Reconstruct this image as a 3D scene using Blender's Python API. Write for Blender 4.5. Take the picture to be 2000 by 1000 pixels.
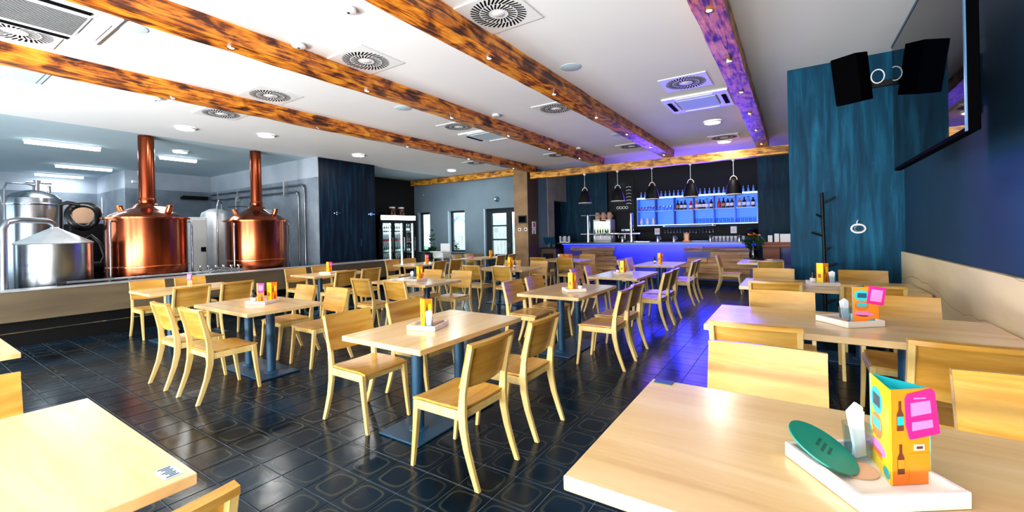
import bpy, bmesh, math, random
from mathutils import Vector, Matrix
random.seed(7)
for o in list(bpy.data.objects): bpy.data.objects.remove(o)
S = bpy.context.scene; COL = S.collection; PI = math.pi

# ------------------------------------------------------------------ camera, world, exposure, big lights
cd = bpy.data.cameras.new('camera'); cam = bpy.data.objects.new('camera', cd); COL.objects.link(cam)
YAW, ROLL = 0.5833, 0.0204
fw = Vector((-math.sin(YAW), math.cos(YAW), 0)); rt0 = Vector((math.cos(YAW), math.sin(YAW), 0)); dn0 = Vector((0, 0, -1))
rt = math.cos(ROLL)*rt0 + math.sin(ROLL)*dn0; up = math.sin(ROLL)*rt0 - math.cos(ROLL)*dn0
cam.matrix_world = Matrix(((rt.x, up.x, -fw.x, 0), (rt.y, up.y, -fw.y, 0), (rt.z, up.z, -fw.z, 1.5), (0, 0, 0, 1)))
cd.sensor_width = 36; cd.lens = 834.56/2000*36; cd.shift_y = (453.56-500)/2000; cd.clip_start = 0.05
S.camera = cam
S.view_settings.view_transform = 'Standard'; S.view_settings.look = 'None'
S.view_settings.gamma = 1; S.view_settings.use_curve_mapping = False
S.view_settings.exposure = 0.55
S.cycles.max_bounces = 8; S.cycles.diffuse_bounces = 4; S.cycles.glossy_bounces = 4
S.cycles.transmission_bounces = 6; S.cycles.transparent_max_bounces = 12
S.cycles.use_denoising = True; S.cycles.sample_clamp_indirect = 6
S.cycles.caustics_reflective = False; S.cycles.caustics_refractive = False
W = bpy.data.worlds.new('world'); S.world = W; W.use_nodes = True
W.node_tree.nodes['Background'].inputs[0].default_value = (.74, .88, 1, 1)
W.node_tree.nodes['Background'].inputs[1].default_value = 3.5

def area(name, loc, target, sx, sy, power, color=(1, 1, 1), parent=None, spread=None, shape='RECTANGLE'):
    l = bpy.data.lights.new(name, 'AREA'); l.shape = shape; l.size = sx; l.size_y = sy
    l.energy = power; l.color = color
    if spread: l.spread = spread
    o = bpy.data.objects.new(name, l); COL.objects.link(o); o.location = loc
    o.rotation_euler = (Vector(target)-Vector(loc)).to_track_quat('-Z', 'Y').to_euler()
    if parent: o.parent = parent
    return o
# daylight coming in through the glazed front behind the photographer, with added fill lamps for the ceiling and the brewery
for wx in (-8.05, -5.45, -2.85, -0.38):
    area('window_daylight', (wx, -3.3, 1.8), (wx, 2, 1.5), 2.0, 2.4, 52, (1, 1, 1))
    area('ceiling_fill', (wx, -3.25, .75), (wx, -.2, 3.2), 2.0, .5, 215, (1, 1, 1))     # added lamp at sill height, aimed up to brighten the ceiling
area('window_daylight', (-14.5, -3.3, 1.75), (-14.5, 2, 1.8), 5, 2.4, 35, (.9, .96, 1))  # lamp added at the left rear for more light in the brewery
area('window_daylight', (-9.6, 11.75, 1.55), (-9.3, 5, 1.2), 3.6, 1.4, 22, (.85, .94, 1))

# ------------------------------------------------------------------ materials
def lin(r, g, b):
    f = lambda c: ((c/255+.055)/1.055)**2.4 if c > 10 else c/255/12.92
    return (f(r), f(g), f(b), 1)
class NT:
    def __init__(s, name):
        s.m = bpy.data.materials.new(name); s.m.use_nodes = True; s.t = s.m.node_tree
        s.b = s.t.nodes['Principled BSDF']
    def n(s, typ, **kw):
        x = s.t.nodes.new(typ)
        for k, v in kw.items():
            if k in x.inputs: x.inputs[k].default_value = v
            else: setattr(x, k, v)
        return x
    def l(s, a, b): s.t.links.new(a, b)
    def coords(s, scale=(1, 1, 1), kind='Object'):
        tc = s.n('ShaderNodeTexCoord'); mp = s.n('ShaderNodeMapping'); mp.inputs['Scale'].default_value = scale
        s.l(tc.outputs[kind], mp.inputs['Vector'])
        return mp.outputs['Vector']
    def ramp(s, fac, stops):
        r = s.n('ShaderNodeValToRGB'); e = r.color_ramp.elements
        e[0].position, e[0].color = stops[0]; e[1].position, e[1].color = stops[-1]
        for p, c in stops[1:-1]:
            q = e.new(p); q.color = c
        s.l(fac, r.inputs['Fac']); return r.outputs['Color']
    def bump(s, h, strength=.2, dist=.01):
        b = s.n('ShaderNodeBump'); b.inputs['Strength'].default_value = strength; b.inputs['Distance'].default_value = dist
        s.l(h, b.inputs['Height']); s.l(b.outputs['Normal'], s.b.inputs['Normal'])
def plain(name, rgb, rough=.5, metal=0, spec=.5, alpha=1):
    k = NT(name); k.b.inputs['Base Color'].default_value = lin(*rgb); k.b.inputs['Roughness'].default_value = rough
    k.b.inputs['Metallic'].default_value = metal; k.b.inputs['Specular IOR Level'].default_value = spec
    # a touch of procedural unevenness in the gloss
    v = k.coords((9, 9, 9)); nz = k.n('ShaderNodeTexNoise', Scale=6.0); k.l(v, nz.inputs['Vector'])
    mr = k.n('ShaderNodeMapRange'); mr.inputs['To Min'].default_value = max(0, rough-.04); mr.inputs['To Max'].default_value = min(1, rough+.05)
    k.l(nz.outputs['Fac'], mr.inputs['Value']); k.l(mr.outputs['Result'], k.b.inputs['Roughness'])
    return k.m
def mottled(name, a, b, rough=.6, scale=(1, 1, 1), nscale=3., metal=0, bump=0, detail=4., lo=.3, hi=.7, kind='Object'):
    k = NT(name); v = k.coords(scale, kind); nz = k.n('ShaderNodeTexNoise', Scale=nscale, Detail=detail); k.l(v, nz.inputs['Vector'])
    k.l(k.ramp(nz.outputs['Fac'], [(lo, lin(*a)), (hi, lin(*b))]), k.b.inputs['Base Color'])
    k.b.inputs['Roughness'].default_value = rough; k.b.inputs['Metallic'].default_value = metal
    if bump: k.bump(nz.outputs['Fac'], bump)
    return k.m
def wood(name, dark, mid, light, rough=.35, along='y', sc=1., vary=.12):
    k = NT(name)
    tc = k.n('ShaderNodeTexCoord'); oi = k.n('ShaderNodeObjectInfo')
    ad = k.n('ShaderNodeVectorMath', operation='ADD'); sc_ = k.n('ShaderNodeVectorMath', operation='SCALE'); sc_.inputs['Scale'].default_value = 13.7
    cmb = k.n('ShaderNodeCombineXYZ')
    for i in range(3): k.l(oi.outputs['Random'], cmb.inputs[i])
    k.l(cmb.outputs[0], sc_.inputs[0]); k.l(tc.outputs['Object'], ad.inputs[0]); k.l(sc_.outputs[0], ad.inputs[1])
    mp = k.n('ShaderNodeMapping'); g = {'x': (.8, 9, 9), 'y': (9, .8, 9), 'z': (9, 9, .8)}[along]
    mp.inputs['Scale'].default_value = tuple(q*sc for q in g); k.l(ad.outputs[0], mp.inputs['Vector'])
    nz = k.n('ShaderNodeTexNoise', Scale=1.3, Detail=7., Roughness=.6, Distortion=.8); k.l(mp.outputs[0], nz.inputs['Vector'])
    col = k.ramp(nz.outputs['Fac'], [(.3, lin(*dark)), (.48, lin(*mid)), (.66, lin(*light))])
    hs = k.n('ShaderNodeHueSaturation'); mr = k.n('ShaderNodeMapRange')
    mr.inputs['To Min'].default_value = 1-vary; mr.inputs['To Max'].default_value = 1+vary
    k.l(oi.outputs['Random'], mr.inputs['Value']); k.l(mr.outputs[0], hs.inputs['Value']); k.l(col, hs.inputs['Color'])
    k.l(hs.outputs['Color'], k.b.inputs['Base Color']); k.b.inputs['Roughness'].default_value = rough
    k.bump(nz.outputs['Fac'], .06, .004)
    return k.m
def emit(name, rgb, strength):
    k = NT(name); k.b.inputs['Base Color'].default_value = lin(*rgb); k.b.inputs['Emission Color'].default_value = lin(*rgb)
    k.b.inputs['Emission Strength'].default_value = strength
    return k.m
def glass(name, tint=(235, 245, 248), refl=.12):
    k = NT(name); t = k.t; out = t.nodes['Material Output']
    tr = k.n('ShaderNodeBsdfTransparent'); tr.inputs['Color'].default_value = lin(*tint)
    gl = k.n('ShaderNodeBsdfGlossy'); gl.inputs['Roughness'].default_value = .03
    lw = k.n('ShaderNodeLayerWeight'); lw.inputs['Blend'].default_value = .5
    pw = k.n('ShaderNodeMath', operation='POWER'); pw.inputs[1].default_value = 4; k.l(lw.outputs['Facing'], pw.inputs[0])
    ad = k.n('ShaderNodeMath', operation='MULTIPLY_ADD'); ad.inputs[1].default_value = .6; ad.inputs[2].default_value = refl*.3; k.l(pw.outputs[0], ad.inputs[0])
    mx = k.n('ShaderNodeMixShader'); k.l(ad.outputs[0], mx.inputs[0]); k.l(tr.outputs[0], mx.inputs[1]); k.l(gl.outputs[0], mx.inputs[2])
    k.l(mx.outputs[0], out.inputs['Surface']); return k.m

M = {}
M['table'] = wood('table_wood', (206, 166, 110), (222, 186, 130), (230, 200, 148), .22, 'y', .6, .05)
M['table_x'] = wood('table_wood_crosswise', (206, 166, 110), (222, 186, 130), (230, 200, 148), .22, 'x', .6, .05)
M['chair'] = wood('chair_plywood', (176, 120, 38), (198, 146, 58), (212, 168, 86), .3, 'x', 1.0, .07)
M['chair_leg'] = wood('chair_beech', (202, 166, 92), (218, 186, 114), (228, 200, 134), .36, 'z', 1.0, .05)
M['beam'] = None
def beam_mat():
    k = NT('charred_beam_wood')
    v = k.coords((1, 1, 1)); mp = k.n('ShaderNodeMapping'); mp.inputs['Scale'].default_value = (24, 1.5, 24); k.l(v, mp.inputs[0])
    n1 = k.n('ShaderNodeTexNoise', Scale=1.0, Detail=6., Roughness=.65, Distortion=1.4); k.l(mp.outputs[0], n1.inputs['Vector'])
    mp2 = k.n('ShaderNodeMapping'); mp2.inputs['Scale'].default_value = (5, 2.6, 5); k.l(v, mp2.inputs[0])
    n2 = k.n('ShaderNodeTexNoise', Scale=1.5, Detail=3., Distortion=.6); k.l(mp2.outputs[0], n2.inputs['Vector'])
    mx = k.n('ShaderNodeMath', operation='MULTIPLY_ADD'); mx.inputs[1].default_value = .55; k.l(n1.outputs['Fac'], mx.inputs[0])
    m2 = k.n('ShaderNodeMath', operation='MULTIPLY'); m2.inputs[1].default_value = .5; k.l(n2.outputs['Fac'], m2.inputs[0]); k.l(m2.outputs[0], mx.inputs[2])
    k.l(k.ramp(mx.outputs[0], [(.40, lin(24, 8, 3)), (.475, lin(96, 40, 8)), (.53, lin(196, 104, 14)), (.64, lin(244, 166, 44))]), k.b.inputs['Base Color'])
    k.b.inputs['Roughness'].default_value = .38; k.bump(n1.outputs['Fac'], .5, .01)
    return k.m
M['beam'] = beam_mat()
def beam_mat_x():
    m = beam_mat(); m.name = 'charred_header_wood'
    for nd in m.node_tree.nodes:
        if nd.bl_idname == 'ShaderNodeMapping':
            s = nd.inputs['Scale'].default_value
            if s[0] != s[1]: nd.inputs['Scale'].default_value = (s[1], s[0], s[2])
    return m
M['beam_x'] = beam_mat_x()
for nd in M['beam_x'].node_tree.nodes:
    if nd.bl_idname == 'ShaderNodeValToRGB':
        for e_, c_ in zip(nd.color_ramp.elements, (lin(56, 28, 8), lin(140, 82, 20), lin(204, 138, 36), lin(240, 182, 70))): e_.color = c_
M['ceiling'] = mottled('ceiling_white', (238, 239, 240), (244, 245, 246), .8, nscale=.8)
M['ceil_brew'] = mottled('ceiling_brewery', (182, 206, 216), (194, 216, 226), .8, nscale=.8)
M['wall_grey'] = mottled('wall_blue_grey', (100, 122, 138), (114, 136, 150), .75, nscale=1.2)
M['wall_grey_low'] = mottled('wall_grey_low', (104, 116, 128), (138, 148, 160), .7, nscale=2.2)
M['wall_grey_up'] = mottled('wall_grey_high', (158, 168, 180), (176, 184, 194), .75, nscale=1.5)
M['wall_teal'] = mottled('wall_teal_paint', (3, 38, 62), (6, 52, 82), .6, nscale=1.5, bump=.05)
def streaky(name, a, b, c, rough=.5):
    k = NT(name); v = k.coords((5, 5, .45)); n1 = k.n('ShaderNodeTexNoise', Scale=2.2, Detail=8., Roughness=.62, Distortion=.3); k.l(v, n1.inputs['Vector'])
    k.l(k.ramp(n1.outputs['Fac'], [(.3, lin(*a)), (.5, lin(*b)), (.72, lin(*c))]), k.b.inputs['Base Color'])
    k.b.inputs['Roughness'].default_value = rough; k.b.inputs['Specular IOR Level'].default_value = .15; k.bump(n1.outputs['Fac'], .25, .01); return k.m
M['column'] = streaky('column_teal_concrete', (1, 38, 58), (2, 60, 86), (22, 96, 124), .6)
M['navy'] = streaky('navy_wood_cladding', (1, 8, 18), (3, 18, 36), (12, 46, 66), .5)
M['teal_panel'] = streaky('bar_teal_cladding', (2, 28, 44), (4, 42, 60), (16, 66, 86), .55)
M['black_wall'] = mottled('black_wall', (1, 1, 3), (4, 4, 7), .8)
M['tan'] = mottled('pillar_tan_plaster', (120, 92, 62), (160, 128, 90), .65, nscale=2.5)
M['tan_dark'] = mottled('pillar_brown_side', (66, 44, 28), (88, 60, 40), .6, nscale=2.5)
M['beige'] = mottled('beige_plaster', (150, 142, 132), (172, 162, 150), .7)
def wainscot_mat():
    k = NT('wainscot_pale_wood'); v = k.coords((1, .3, 1.4)); n1 = k.n('ShaderNodeTexNoise', Scale=1.4, Detail=5., Distortion=1.2); k.l(v, n1.inputs['Vector'])
    base = k.ramp(n1.outputs['Fac'], [(.3, lin(206, 186, 146)), (.6, lin(226, 208, 168)), (.8, lin(214, 192, 150))])
    v2 = k.coords((.6, .45, .6)); w = k.n('ShaderNodeTexNoise', Scale=1.0, Detail=4.); k.l(v2, w.inputs['Vector'])
    tc2 = k.n('ShaderNodeTexCoord'); sp = k.n('ShaderNodeSeparateXYZ'); k.l(tc2.outputs['Object'], sp.inputs[0])
    zz = k.n('ShaderNodeMath', operation='MULTIPLY'); zz.inputs[1].default_value = 2.6; k.l(sp.outputs[2], zz.inputs[0])
    mm = k.n('ShaderNodeMath', operation='MULTIPLY_ADD'); mm.inputs[1].default_value = 3.2; k.l(w.outputs['Fac'], mm.inputs[0]); k.l(zz.outputs[0], mm.inputs[2])
    fr = k.n('ShaderNodeMath', operation='FRACT'); k.l(mm.outputs[0], fr.inputs[0])
    ln = k.ramp(fr.outputs[0], [(0, lin(170, 148, 104)), (.03, (1, 1, 1, 1)), (1, (1, 1, 1, 1))])
    mx = k.n('ShaderNodeMix', data_type='RGBA', blend_type='MULTIPLY'); mx.inputs[0].default_value = 1
    k.l(base, mx.inputs[6]); k.l(ln, mx.inputs[7]); k.l(mx.outputs[2], k.b.inputs['Base Color']); k.b.inputs['Roughness'].default_value = .45
    return k.m
M['wainscot'] = wainscot_mat()
M['parapet'] = mottled('parapet_brown_panel', (78, 66, 48), (102, 88, 66), .5, scale=(1, .4, 3), nscale=2.)
def tile_mat():
    k = NT('dark_glazed_tile')
    tc = k.n('ShaderNodeTexCoord'); sp = k.n('ShaderNodeSeparateXYZ')
    ge = k.n('ShaderNodeNewGeometry')
    nz = k.n('ShaderNodeTexNoise', Scale=3.2, Detail=4., Distortion=.5); k.l(ge.outputs['Position'], nz.inputs['Vector'])
    wob = k.n('ShaderNodeVectorMath', operation='SCALE'); wob.inputs['Scale'].default_value = .22
    sb = k.n('ShaderNodeVectorMath', operation='SUBTRACT'); sb.inputs[1].default_value = (.5, .5, .5); k.l(nz.outputs['Color'], sb.inputs[0]); k.l(sb.outputs[0], wob.inputs[0])
    ad = k.n('ShaderNodeVectorMath', operation='ADD'); k.l(tc.outputs['UV'], ad.inputs[0]); k.l(wob.outputs[0], ad.inputs[1])
    k.l(ad.outputs[0], sp.inputs[0])
    def pw(o):
        a = k.n('ShaderNodeMath', operation='SUBTRACT'); a.inputs[1].default_value = .5; k.l(o, a.inputs[0])
        b = k.n('ShaderNodeMath', operation='ABSOLUTE'); k.l(a.outputs[0], b.inputs[0])
        c = k.n('ShaderNodeMath', operation='POWER'); c.inputs[1].default_value = 4; k.l(b.outputs[0], c.inputs[0]); return c.outputs[0]
    s = k.n('ShaderNodeMath', operation='ADD'); k.l(pw(sp.outputs[0]), s.inputs[0]); k.l(pw(sp.outputs[1]), s.inputs[1])
    r = k.n('ShaderNodeMath', operation='POWER'); r.inputs[1].default_value = .25; k.l(s.outputs[0], r.inputs[0])   # superellipse radius
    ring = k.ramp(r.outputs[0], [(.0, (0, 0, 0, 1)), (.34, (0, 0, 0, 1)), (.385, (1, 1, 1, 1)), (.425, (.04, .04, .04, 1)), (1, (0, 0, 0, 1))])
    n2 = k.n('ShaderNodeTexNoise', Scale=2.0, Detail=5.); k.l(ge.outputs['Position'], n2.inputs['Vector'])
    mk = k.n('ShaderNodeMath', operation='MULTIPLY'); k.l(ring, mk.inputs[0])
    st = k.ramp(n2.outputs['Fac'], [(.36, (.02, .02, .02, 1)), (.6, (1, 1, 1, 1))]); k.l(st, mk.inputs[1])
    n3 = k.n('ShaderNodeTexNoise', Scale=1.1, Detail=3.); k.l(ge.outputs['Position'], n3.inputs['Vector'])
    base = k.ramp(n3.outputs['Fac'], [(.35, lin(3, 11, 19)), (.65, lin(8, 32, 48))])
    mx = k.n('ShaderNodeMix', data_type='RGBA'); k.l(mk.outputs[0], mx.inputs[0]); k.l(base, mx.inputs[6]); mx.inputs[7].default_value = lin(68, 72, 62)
    k.l(mx.outputs[2], k.b.inputs['Base Color'])
    ro = k.n('ShaderNodeMapRange'); ro.inputs['To Min'].default_value = .1; ro.inputs['To Max'].default_value = .34
    k.l(n2.outputs['Fac'], ro.inputs[0]); k.l(ro.outputs[0], k.b.inputs['Roughness'])
    nb = k.n('ShaderNodeTexNoise', Scale=7., Detail=2.); k.l(ge.outputs['Position'], nb.inputs['Vector'])
    k.bump(nb.outputs['Fac'], .2, .01); k.b.inputs['Specular IOR Level'].default_value = .14
    return k.m
M['tile'] = tile_mat()
M['grout'] = mottled('pale_grout', (70, 84, 92), (104, 118, 122), .8, nscale=5)
M['steel_blue'] = plain('blue_grey_steel', (20, 64, 92), .4, .1)
M['copper'] = mottled('polished_copper', (104, 44, 26), (176, 90, 58), .2, scale=(2.5, 2.5, .3), nscale=1.5, metal=1)
M['copper_bright'] = mottled('copper_band', (190, 92, 48), (228, 132, 84), .18, nscale=2, metal=1)
M['steel'] = mottled('brushed_stainless', (118, 126, 134), (170, 176, 182), .24, scale=(1, 1, .3), nscale=2, metal=1)
M['steel_matt'] = mottled('matt_stainless', (196, 200, 204), (226, 228, 230), .42, nscale=3, metal=.85)
M['chrome'] = plain('chrome', (215, 218, 222), .12, 1)
M['black'] = plain('black_plastic', (6, 6, 8), .5, 0, .2)
M['black_matt'] = plain('matt_black', (1, 1, 2), .8, 0, .02)
M['black_gloss'] = plain('black_gloss', (4, 5, 9), .12)
M['rubber'] = plain('black_rubber', (12, 12, 14), .35)
M['white'] = plain('white_plastic', (236, 238, 240), .35)
M['white_wash'] = wood('whitewashed_wood', (218, 204, 190), (232, 222, 212), (240, 234, 228), .5, 'x', 1., .03)
M['paper'] = plain('white_paper', (244, 244, 246), .7)
M['pale_blue'] = plain('pale_blue_disc', (196, 220, 232), .5)
M['slot'] = plain('slot_shadow_black', (4, 4, 6), .9, 0, .05)
M['orange'] = mottled('menu_orange_card', (244, 122, 8), (250, 140, 14), .4, nscale=6)
M['yellow'] = mottled('menu_yellow_card', (252, 214, 10), (255, 228, 30), .4, nscale=6)
M['teal_card'] = plain('menu_teal_card', (10, 176, 186), .45)
M['magenta'] = plain('magenta_card', (208, 10, 120), .4)
M['pink'] = plain('pale_pink_print', (232, 120, 186), .5)
M['orange_dark'] = plain('dark_orange_print', (236, 128, 10), .5)
M['brown_print'] = plain('brown_print', (92, 44, 20), .5)
M['amber_print'] = plain('amber_print', (206, 110, 40), .5)
M['green_teal'] = plain('teal_coaster', (8, 130, 112), .5)
M['green_dark'] = plain('dark_green_print', (4, 84, 72), .5)
M['cork'] = plain('cork_brown', (206, 164, 132), .7)
M['dark_glass'] = plain('dark_bottle_glass', (16, 10, 10), .1, 0, .6)
M['brown_glass'] = plain('brown_bottle_glass', (64, 28, 12), .1, 0, .6)
M['green_glass'] = plain('green_bottle_glass', (16, 74, 40), .1, 0, .6)
M['red'] = plain('red_glass', (190, 24, 30), .15)
M['clear'] = glass('clear_glass', (232, 242, 246), .25)
M['pane'] = glass('window_glass', (240, 248, 250), .1)
M['brass_pale'] = plain('pale_brass', (246, 232, 196), .3, .3)
M['gold'] = plain('amber_spirit', (196, 130, 30), .12)
M['blue_bottle'] = plain('pale_blue_bottle', (120, 160, 220), .12)
M['frame_dark'] = plain('dark_window_frame', (14, 30, 38), .45)
M['reveal'] = plain('white_blue_reveal', (176, 206, 224), .6)
M['screen'] = plain('tv_glass', (1, 2, 6), .01, 0, .3)
M['screen'].node_tree.nodes['Principled BSDF'].inputs['Roughness'].default_value = .02
M['screen'].node_tree.nodes['Principled BSDF'].inputs['IOR'].default_value = 1.3
for l_ in list(M['screen'].node_tree.links):
    if l_.to_socket.name == 'Roughness': M['screen'].node_tree.links.remove(l_)
M['bezel'] = plain('tv_bezel_silver', (96, 140, 176), .3, .7)
M['plank'] = wood('rough_bar_plank', (100, 66, 34), (160, 116, 66), (206, 164, 104), .6, 'x', .9, .3)
M['plank_red'] = wood('reddish_bar_top', (96, 44, 22), (134, 70, 38), (160, 92, 54), .5, 'x', .9, .1)
M['navy_lacquer'] = plain('navy_bar_lacquer', (14, 18, 150), .35)
M['counter'] = plain('dark_counter_top', (22, 26, 48), .25)
M['leaf'] = mottled('dark_leaves', (10, 40, 14), (40, 88, 34), .5, nscale=30)
M['flower'] = plain('orange_flowers', (230, 120, 40), .6)
M['fence'] = mottled('garden_fence_boards', (226, 206, 196), (244, 232, 226), .7, nscale=4)
M['house'] = plain('house_render', (238, 232, 222), .8)
M['roof'] = plain('house_roof', (150, 178, 196), .8)
M['grass'] = mottled('garden_grass', (60, 100, 60), (110, 140, 100), .9, nscale=2)
M['E_down'] = emit('downlight_glow', (255, 250, 240), 22)
M['E_tube'] = emit('tube_glow', (244, 250, 255), 7)
M['E_spot'] = emit('spot_glow', (255, 246, 230), 6)
M['E_sign'] = emit('fridge_sign_glow', (250, 253, 255), 5)
M['E_fridge'] = emit('fridge_strip_glow', (225, 250, 250), 4)
M['E_blue'] = emit('blue_led_glow', (20, 40, 255), 14)
M['E_bluew'] = emit('blue_white_led_glow', (120, 170, 255), 9)
M['E_panel'] = emit('backlit_blue_panel', (52, 110, 235), .75)
M['E_pend'] = emit('pendant_glow', (255, 244, 220), 12)

# ------------------------------------------------------------------ mesh builder
class MB:
    def __init__(s): s.v = []; s.f = []; s.mi = []; s.mats = []; s.uv = {}
    def mat(s, m):
        if m is None: return 0
        if m not in s.mats: s.mats.append(m)
        return s.mats.index(m)
    def add(s, vs, fs, m=None):
        b = len(s.v); s.v += [tuple(p) for p in vs]; k = s.mat(m)
        for f in fs: s.f.append(tuple(b+i for i in f)); s.mi.append(k)
        return s
    def box(s, x0, x1, y0, y1, z0, z1, m=None):
        vs = [(x, y, z) for x in (x0, x1) for y in (y0, y1) for z in (z0, z1)]
        return s.add(vs, [(0, 1, 3, 2), (4, 6, 7, 5), (0, 4, 5, 1), (2, 3, 7, 6), (0, 2, 6, 4), (1, 5, 7, 3)], m)
    def obox(s, mat4, hx, hy, hz, m=None):
        vs = [mat4 @ Vector((x, y, z)) for x in (-hx, hx) for y in (-hy, hy) for z in (-hz, hz)]
        return s.add(vs, [(0, 1, 3, 2), (4, 6, 7, 5), (0, 4, 5, 1), (2, 3, 7, 6), (0, 2, 6, 4), (1, 5, 7, 3)], m)
    def lathe(s, prof, n=16, c=(0, 0, 0), m=None, mat4=None, caps=True):
        vs = []; fs = []; k = len(prof)
        for i in range(n):
            a = 2*PI*i/n
            for r, z in prof:
                p = Vector((r*math.cos(a), r*math.sin(a), z))
                if mat4: p = mat4 @ p
                vs.append((p.x+c[0], p.y+c[1], p.z+c[2]))
        for i in range(n):
            j = (i+1) % n
            for q in range(k-1): fs.append((i*k+q, j*k+q, j*k+q+1, i*k+q+1))
        if caps:
            if prof[0][0] > 1e-5: fs.append(tuple(i*k for i in range(n))[::-1])
            if prof[-1][0] > 1e-5: fs.append(tuple(i*k+k-1 for i in range(n)))
        return s.add(vs, fs, m)
    def cyl(s, p0, p1, r0, r1=None, n=12, m=None):
        p0 = Vector(p0); p1 = Vector(p1); r1 = r0 if r1 is None else r1; d = p1-p0
        q = d.to_track_quat('Z', 'Y').to_matrix().to_4x4()
        return s.lathe([(r0, 0), (r1, d.length)], n, p0, m, q)
    def tube(s, pts, r, n=8, m=None, closed=False):
        pts = [Vector(p) for p in pts]; N = len(pts); vs = []; fs = []; prev = None
        for i, p in enumerate(pts):
            a = pts[(i-1) % N] if (i > 0 or closed) else p; b = pts[(i+1) % N] if (i < N-1 or closed) else p
            t = (b-a).normalized()
            if prev is None:
                u = t.cross(Vector((0, 0, 1)));  u = u if u.length > .1 else t.cross(Vector((1, 0, 0)))
            else: u = prev-t*prev.dot(t)
            u.normalize(); prev = u; w = t.cross(u)
            rr = r[i] if isinstance(r, (list, tuple)) else r
            for k in range(n):
                an = 2*PI*k/n; vs.append(p+u*rr*math.cos(an)+w*rr*math.sin(an))
        for i in range(N if closed else N-1):
            j = (i+1) % N
            for k in range(n): fs.append((i*n+k, i*n+(k+1) % n, j*n+(k+1) % n, j*n+k))
        if not closed: fs += [tuple(range(n))[::-1], tuple((N-1)*n+k for k in range(n))]
        return s.add(vs, fs, m)
    def prism(s, poly, d0, d1, fn, m=None):          # poly of 2-D points swept between depths d0,d1, fn(u,v,d)->xyz
        n = len(poly); vs = [fn(u, v, d0) for u, v in poly]+[fn(u, v, d1) for u, v in poly]
        fs = [tuple(range(n))[::-1], tuple(range(n, 2*n))]+[(i, (i+1) % n, n+(i+1) % n, n+i) for i in range(n)]
        return s.add(vs, fs, m)
    def sheet(s, nu, nv, fn, th, m=None):            # curved slab: fn(u,v)->(point, normal)
        top = []; bot = []
        for i in range(nu+1):
            for j in range(nv+1):
                p, nn = fn(i/nu, j/nv); p = Vector(p); nn = Vector(nn).normalized(); top.append(p); bot.append(p-nn*th)
        K = (nu+1)*(nv+1); ix = lambda i, j: i*(nv+1)+j; fs = []
        for i in range(nu):
            for j in range(nv):
                q = (ix(i, j), ix(i+1, j), ix(i+1, j+1), ix(i, j+1)); fs += [q, tuple(K+x for x in q[::-1])]
        ed = [(ix(i, 0), ix(i+1, 0)) for i in range(nu)]+[(ix(nu, j), ix(nu, j+1)) for j in range(nv)]+[(ix(i+1, nv), ix(i, nv)) for i in reversed(range(nu))]+[(ix(0, j+1), ix(0, j)) for j in reversed(range(nv))]
        for a, b in ed: fs.append((b, a, K+a, K+b))
        return s.add(top+bot, fs, m)
    def mesh(s, name, mats=None, smooth=None, bevel=0):
        me = bpy.data.meshes.new(name); me.from_pydata(s.v, [], s.f)
        ms = s.mats if s.mats else (mats or [])
        for m in ms: me.materials.append(m)
        if s.mats: me.polygons.foreach_set('material_index', s.mi)
        bm = bmesh.new(); bm.from_mesh(me); bmesh.ops.recalc_face_normals(bm, faces=bm.faces)
        if bevel:
            ed = [e for e in bm.edges if len(e.link_faces) == 2 and e.calc_face_angle(0) > .6]
            bmesh.ops.bevel(bm, geom=ed, offset=bevel, segments=1, affect='EDGES', clamp_overlap=True)
        bm.to_mesh(me); bm.free()
        if smooth:
            me.polygons.foreach_set('use_smooth', [True]*len(me.polygons)); me.set_sharp_from_angle(angle=math.radians(smooth))
        me.update(); return me
    def ob(s, name, mat=None, parent=None, smooth=None, bevel=0, loc=None, rz=0):
        o = bpy.data.objects.new(name, s.mesh(name, [mat] if mat else None, smooth, bevel)); COL.objects.link(o)
        if parent: o.parent = parent
        if loc is not None: o.location = loc
        if rz: o.rotation_euler[2] = rz
        return o
USED = {}
def tag(o, label, cat, group=None):
    n = len(label.split())
    if not 4 <= n <= 16: print('LABEL LEN', n, label)
    if label in USED and (group is None or USED[label] != group): print('LABEL DUP', label)
    USED[label] = group
    o['label'] = label; o['category'] = cat
    if group: o['group'] = group
    return o
def thing(name, label, cat, loc=(0, 0, 0), rz=0, group=None):
    o = bpy.data.objects.new(name, None); COL.objects.link(o); o.location = loc; o.rotation_euler[2] = rz; o.empty_display_size = .1
    return tag(o, label, cat, group)
def struct(o): o['kind'] = 'structure'; return o
def stuff(o): o['kind'] = 'stuff'; return o
def dup(root, loc, rz=None, label=None, group=None, cat=None):
    r = root.copy(); COL.objects.link(r); r.location = loc
    if rz is not None: r.rotation_euler[2] = rz
    if 'group' in r.keys(): del r['group']
    tag(r, label or root['label'], cat or root['category'], group)
    for ch in KIDS[root.name]:
        c = ch.copy(); COL.objects.link(c); c.parent = r
        for g in KIDS.get(ch.name, []):
            d = g.copy(); COL.objects.link(d); d.parent = c
    return r
KIDS = {}
def index(root):
    KIDS[root.name] = [o for o in COL.objects if o.parent == root]
    for c in KIDS[root.name]: KIDS[c.name] = [o for o in COL.objects if o.parent == c]
    return root

# ------------------------------------------------------------------ room shell
C = 3.5; BX = -10.25
T = .25
def wall(name, m, x0, x1, y0, y1, z0=0, z1=C, bevel=0):
    return struct(MB().box(x0, x1, y0, y1, z0, z1).ob(name, M[m], bevel=bevel))
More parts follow.
